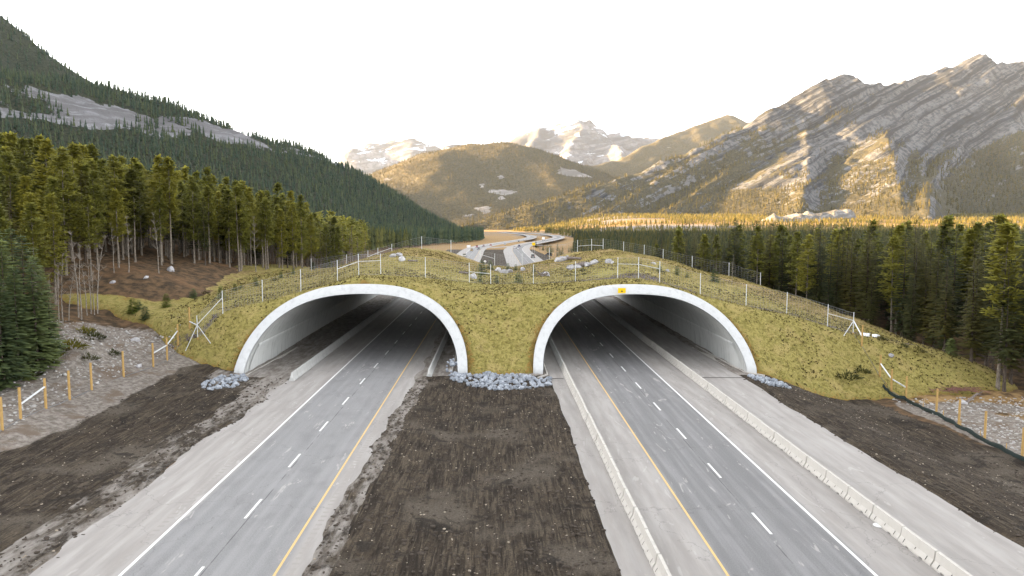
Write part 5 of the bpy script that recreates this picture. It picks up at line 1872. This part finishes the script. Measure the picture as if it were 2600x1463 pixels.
M['glass'] = simple('car_glass', (0.02, 0.025, 0.03), .08)
M['tyre'] = simple('tyre', (0.02, 0.02, 0.02), .9)
M['rim'] = simple('rim', (0.35, 0.35, 0.36), .35, .8)
M['lamp_w'] = simple('headlamp', (0.8, 0.8, 0.78), .2)
M['lamp_r'] = simple('tail_lamp', (0.55, 0.02, 0.02), .3)


def car(px, py, colr, lab, kind='suv', toward=True, cat='car', z=0.0, loc=None, rz=None):
    p = at_z(px, py, z) if loc is None else np.array(loc)
    name = {'suv': 'car', 'sedan': 'car', 'pickup': 'pickup_truck', 'truck': 'box_truck'}[kind]
    pm = paint('car_paint', colr)
    root = empty(name, (p[0], p[1], z + .01), lab, cat, None, (math.pi if toward else 0) if rz is None else rz)   # nose at +y
    if kind == 'truck':
        b = MB(); b.prism([(-1.25, .95), (1.25, .95), (1.25, 3.8), (-1.25, 3.8)], -5.0, 2.4); b.build('cargo_box', M['sign_white'] if colr[0] > .5 else pm, root, bevel=.05)
        b = MB(); b.prism([(2.5, .6), (4.6, .6), (4.7, 1.6), (4.2, 2.8), (2.5, 2.9)], -1.15, 1.15, 'x'); b.build('cab', pm, root, bevel=.08)
        b = MB(); b.add([(-1.0, 4.64, 1.75), (1.0, 4.64, 1.75), (.95, 4.26, 2.65), (-.95, 4.26, 2.65)], [(0, 1, 2, 3)]); b.build('windscreen', M['glass'], root)
        b = MB(); b.box((0, -1.2, .75), (1.0, 7.4, .3)); b.build('chassis', M['black'], root)
        wy, wr, wx = (-3.8, 3.3), .5, 1.05
        lampz, fy, ry, hw = 1.0, 4.68, -5.02, 1.0
    else:
        L = {'suv': 4.7, 'sedan': 4.6, 'pickup': 5.7}[kind]; h1 = {'suv': 1.0, 'sedan': .92, 'pickup': 1.15}[kind]; top = {'suv': 1.75, 'sedan': 1.45, 'pickup': 1.85}[kind]
        f, r_ = L / 2, -L / 2
        b = MB(); b.prism([(r_, .35), (r_ + .1, h1), (f - 1.0, h1), (f - .1, h1 - .18), (f, .4), (f - .2, .28), (r_ + .2, .28)], -.92, .92, 'x'); b.build('body', pm, root, bevel=.06)
        c0, c1 = {'suv': (r_ + .15, f - 1.1), 'sedan': (r_ + .9, f - 1.3), 'pickup': (r_ + 2.0, f - 1.5)}[kind]
        b = MB(); prof = [(c0, h1), (c0 + .25, top - .06), (c0 + .5, top), (c1 - .9, top), (c1, h1)]
        b.prism(prof, -.78, .78, 'x'); b.build('window_band', M['glass'], root, bevel=.05)
        b = MB(); b.prism([(c0 + .28, top - .03), (c0 + .5, top + .03), (c1 - .85, top + .03), (c1 - .72, top - .06)], -.76, .76, 'x'); b.build('roof', pm, root)
        wy, wr, wx = (r_ + .9, f - .95), .36, .82
        lampz, fy, ry, hw = h1 - .28, f + .005, r_ - .005, .72
        if kind == 'pickup':
            b = MB(); b.box((0, r_ + 1.0, h1 + .005), (1.5, 1.7, .03)); b.build('cargo_bed', M['black'], root)
        b = MB(); b.box((0, f - .0, .5), (1.3, .06, .22)); b.build('grille', M['black'], root)
    for yy in wy:
        for sx in (-1, 1):
            b = MB(); b.tube((sx * (wx - .02), yy, wr), (sx * (wx + .22), yy, wr), wr, wr, 14); w = b.build('wheel', M['tyre'], root)
            b = MB(); b.tube((sx * (wx + .1), yy, wr), (sx * (wx + .24), yy, wr), wr * .55, wr * .55, 10); b.build('rim', M['rim'], w)
    for sx in (-1, 1):
        b = MB(); b.box((sx * hw, fy - .02, lampz), (.34, .06, .16)); b.build('headlight', M['lamp_w'], root)
        b = MB(); b.box((sx * hw, ry, lampz + .1), (.26, .06, .24)); b.build('taillight', M['lamp_r'], root)
    return root


car(1179, 652, (.75, .68, .55), 'cream car nearest on the far left carriageway, driving towards the camera')
car(1197.5, 638, (.55, .35, .12), 'tan car second in the oncoming traffic on the far highway')
car(1215.7, 634, (.04, .04, .06), 'dark car at the inner lane among oncoming cars beyond the overpass', 'sedan')
car(1211, 629, (.45, .10, .14), 'dark red car behind the dark one in oncoming traffic')
car(1228, 627, (.62, .45, .45), 'pinkish pale van-like car further up the left carriageway')
car(1246, 624.5, (.60, .12, .10), 'small red car where the far highway starts to bend', 'sedan')
car(1282, 622, (.75, .75, .75), 'white car in the left bend of the far highway', 'sedan')
car(1317, 615, (.05, .05, .05), 'tiny dark car alone in the far curve', 'sedan')
car(1353, 655, (.13, .15, .14), 'dark grey pickup driving away on the far right carriageway', 'pickup', False, 'pickup truck')
car(1306.5, 631, (.78, .78, .78), 'small white car left of two driving away far down the right carriageway', 'sedan', False)
car(1315, 632.5, (.70, .72, .74), 'silver car right beside the small white one driving away', 'sedan', False)
car(1318, 627, (.04, .07, .15), 'dark blue car ahead of the pale ones on the far right carriageway', 'suv', False)
car(1379.5, 611, (.78, .78, .78), 'white truck in the far right bend of the highway', 'truck', False, 'truck')
q = hit(1392.7, 650)
car(0, 0, (.02, .02, .04), 'black off-road car parked on the dirt right of the far highway', 'suv', False, 'car', q[2], (q[0], q[1]), .5)
car(0, 0, (.035, .03, .035), 'dark box truck inside the right tunnel, seen from behind', 'truck', False, 'truck', 0, (16.6, 160))
# delineator-like debris: a lost hubcap under the outer barrier
p = at_z(2232, 1335, 0)
b = MB(); b.tube((p[0], p[1], .02), (p[0], p[1], .06), .33, .28, 16)
tag(b.build('lost_hubcap', M['sign_white'], bevel=.01), 'white round piece of debris lying against the outer roadside barrier', 'debris')
# guard rail on the outside of the far bends

# ------------------------------------------------------------------ grass tufts on the earth cover
q = np.random.RandomState(77)


def tufts(name, label, n, hh, ww, mat, seed, mask):
    q = np.random.RandomState(seed)
    x = q.uniform(-42, 66, n * 3); y = q.uniform(80, 150, n * 3)
    zz = mound_h(x, y); g_ = ground_h(x, y)
    ins = np.zeros(len(x), bool)
    for A in ARCH.values():
        zp = (y - Y0) / KB
        ins |= (np.abs(x - A['xc']) < A['a'] + .1) & (zp < arch_top(dict(A, a=A['a'] + .1, h=A['h'] + .2), x))
    k = (zz > g_ + .05) & ~ins & mask(x, y)
    x, y, zz = x[k][:n], y[k][:n], zz[k][:n]; m = len(x); B = 5
    a = q.uniform(0, 6.28, (m, B)); L = q.uniform(.5, 1, (m, B)) * hh; sp = q.uniform(.1, .9, (m, B)) * hh * 1.1
    c = np.stack([x, y, zz - .03], 1)[:, None, :]
    t1 = c + np.stack([np.cos(a) * sp, np.sin(a) * sp, L], 2)
    l = c + np.stack([-np.sin(a) * ww + np.cos(a) * .03, np.cos(a) * ww, a * 0], 2); r = c + np.stack([np.sin(a) * ww, -np.cos(a) * ww, a * 0], 2)
    V = np.stack([l, r, t1], 2).reshape(-1, 3)
    o = link(name, mesh_np(name, V, np.arange(len(V)).reshape(-1, 3), mat, dict(rnd=np.repeat(q.rand(m), B * 3)))); o['kind'] = 'stuff'
    tag(o, label, 'grass')


M['tuft'] = foliage('tuft_grass', (0.20, 0.175, 0.055), (0.37, 0.32, 0.115), (0.42, 0.34, 0.15), .7)
M['weed'] = foliage('dark_weeds', (0.065, 0.052, 0.024), (0.11, 0.085, 0.038), (0.11, 0.085, 0.04), .7)
tufts('grass_tufts', 'short yellow-green grass tufts covering the overpass slopes', 42000, .20, .05, M['tuft'], 5, lambda x, y: fbm(x * .2, y * .2, 301, 3) > -.5)
tufts('weed_tufts', 'small dark weed tufts dotted over the overpass grass', 9000, .20, .09, M['weed'], 6, lambda x, y: fbm(x * .25, y * .25, 302, 4) > .02)

# ------------------------------------------------------------------ haze
b = MB(); b.box((0, 7800, 840), (19000, 16800, 1720))
hz = b.build('haze', None)
hm = bpy.data.materials.new('haze'); hm.use_nodes = True
ht = hm.node_tree; ht.nodes.clear()
hv = ht.nodes.new('ShaderNodeVolumePrincipled'); ho = ht.nodes.new('ShaderNodeOutputMaterial')
hv.inputs['Color'].default_value = (0.78, 0.87, 1.0, 1)
hv.inputs['Density'].default_value = 1.35e-5
hv.inputs['Anisotropy'].default_value = 0.1
ht.links.new(hv.outputs[0], ho.inputs['Volume'])
hz.data.materials.append(hm)
hz['kind'] = 'stuff'
tag(hz, 'thin warm haze filling the valley air', 'haze')
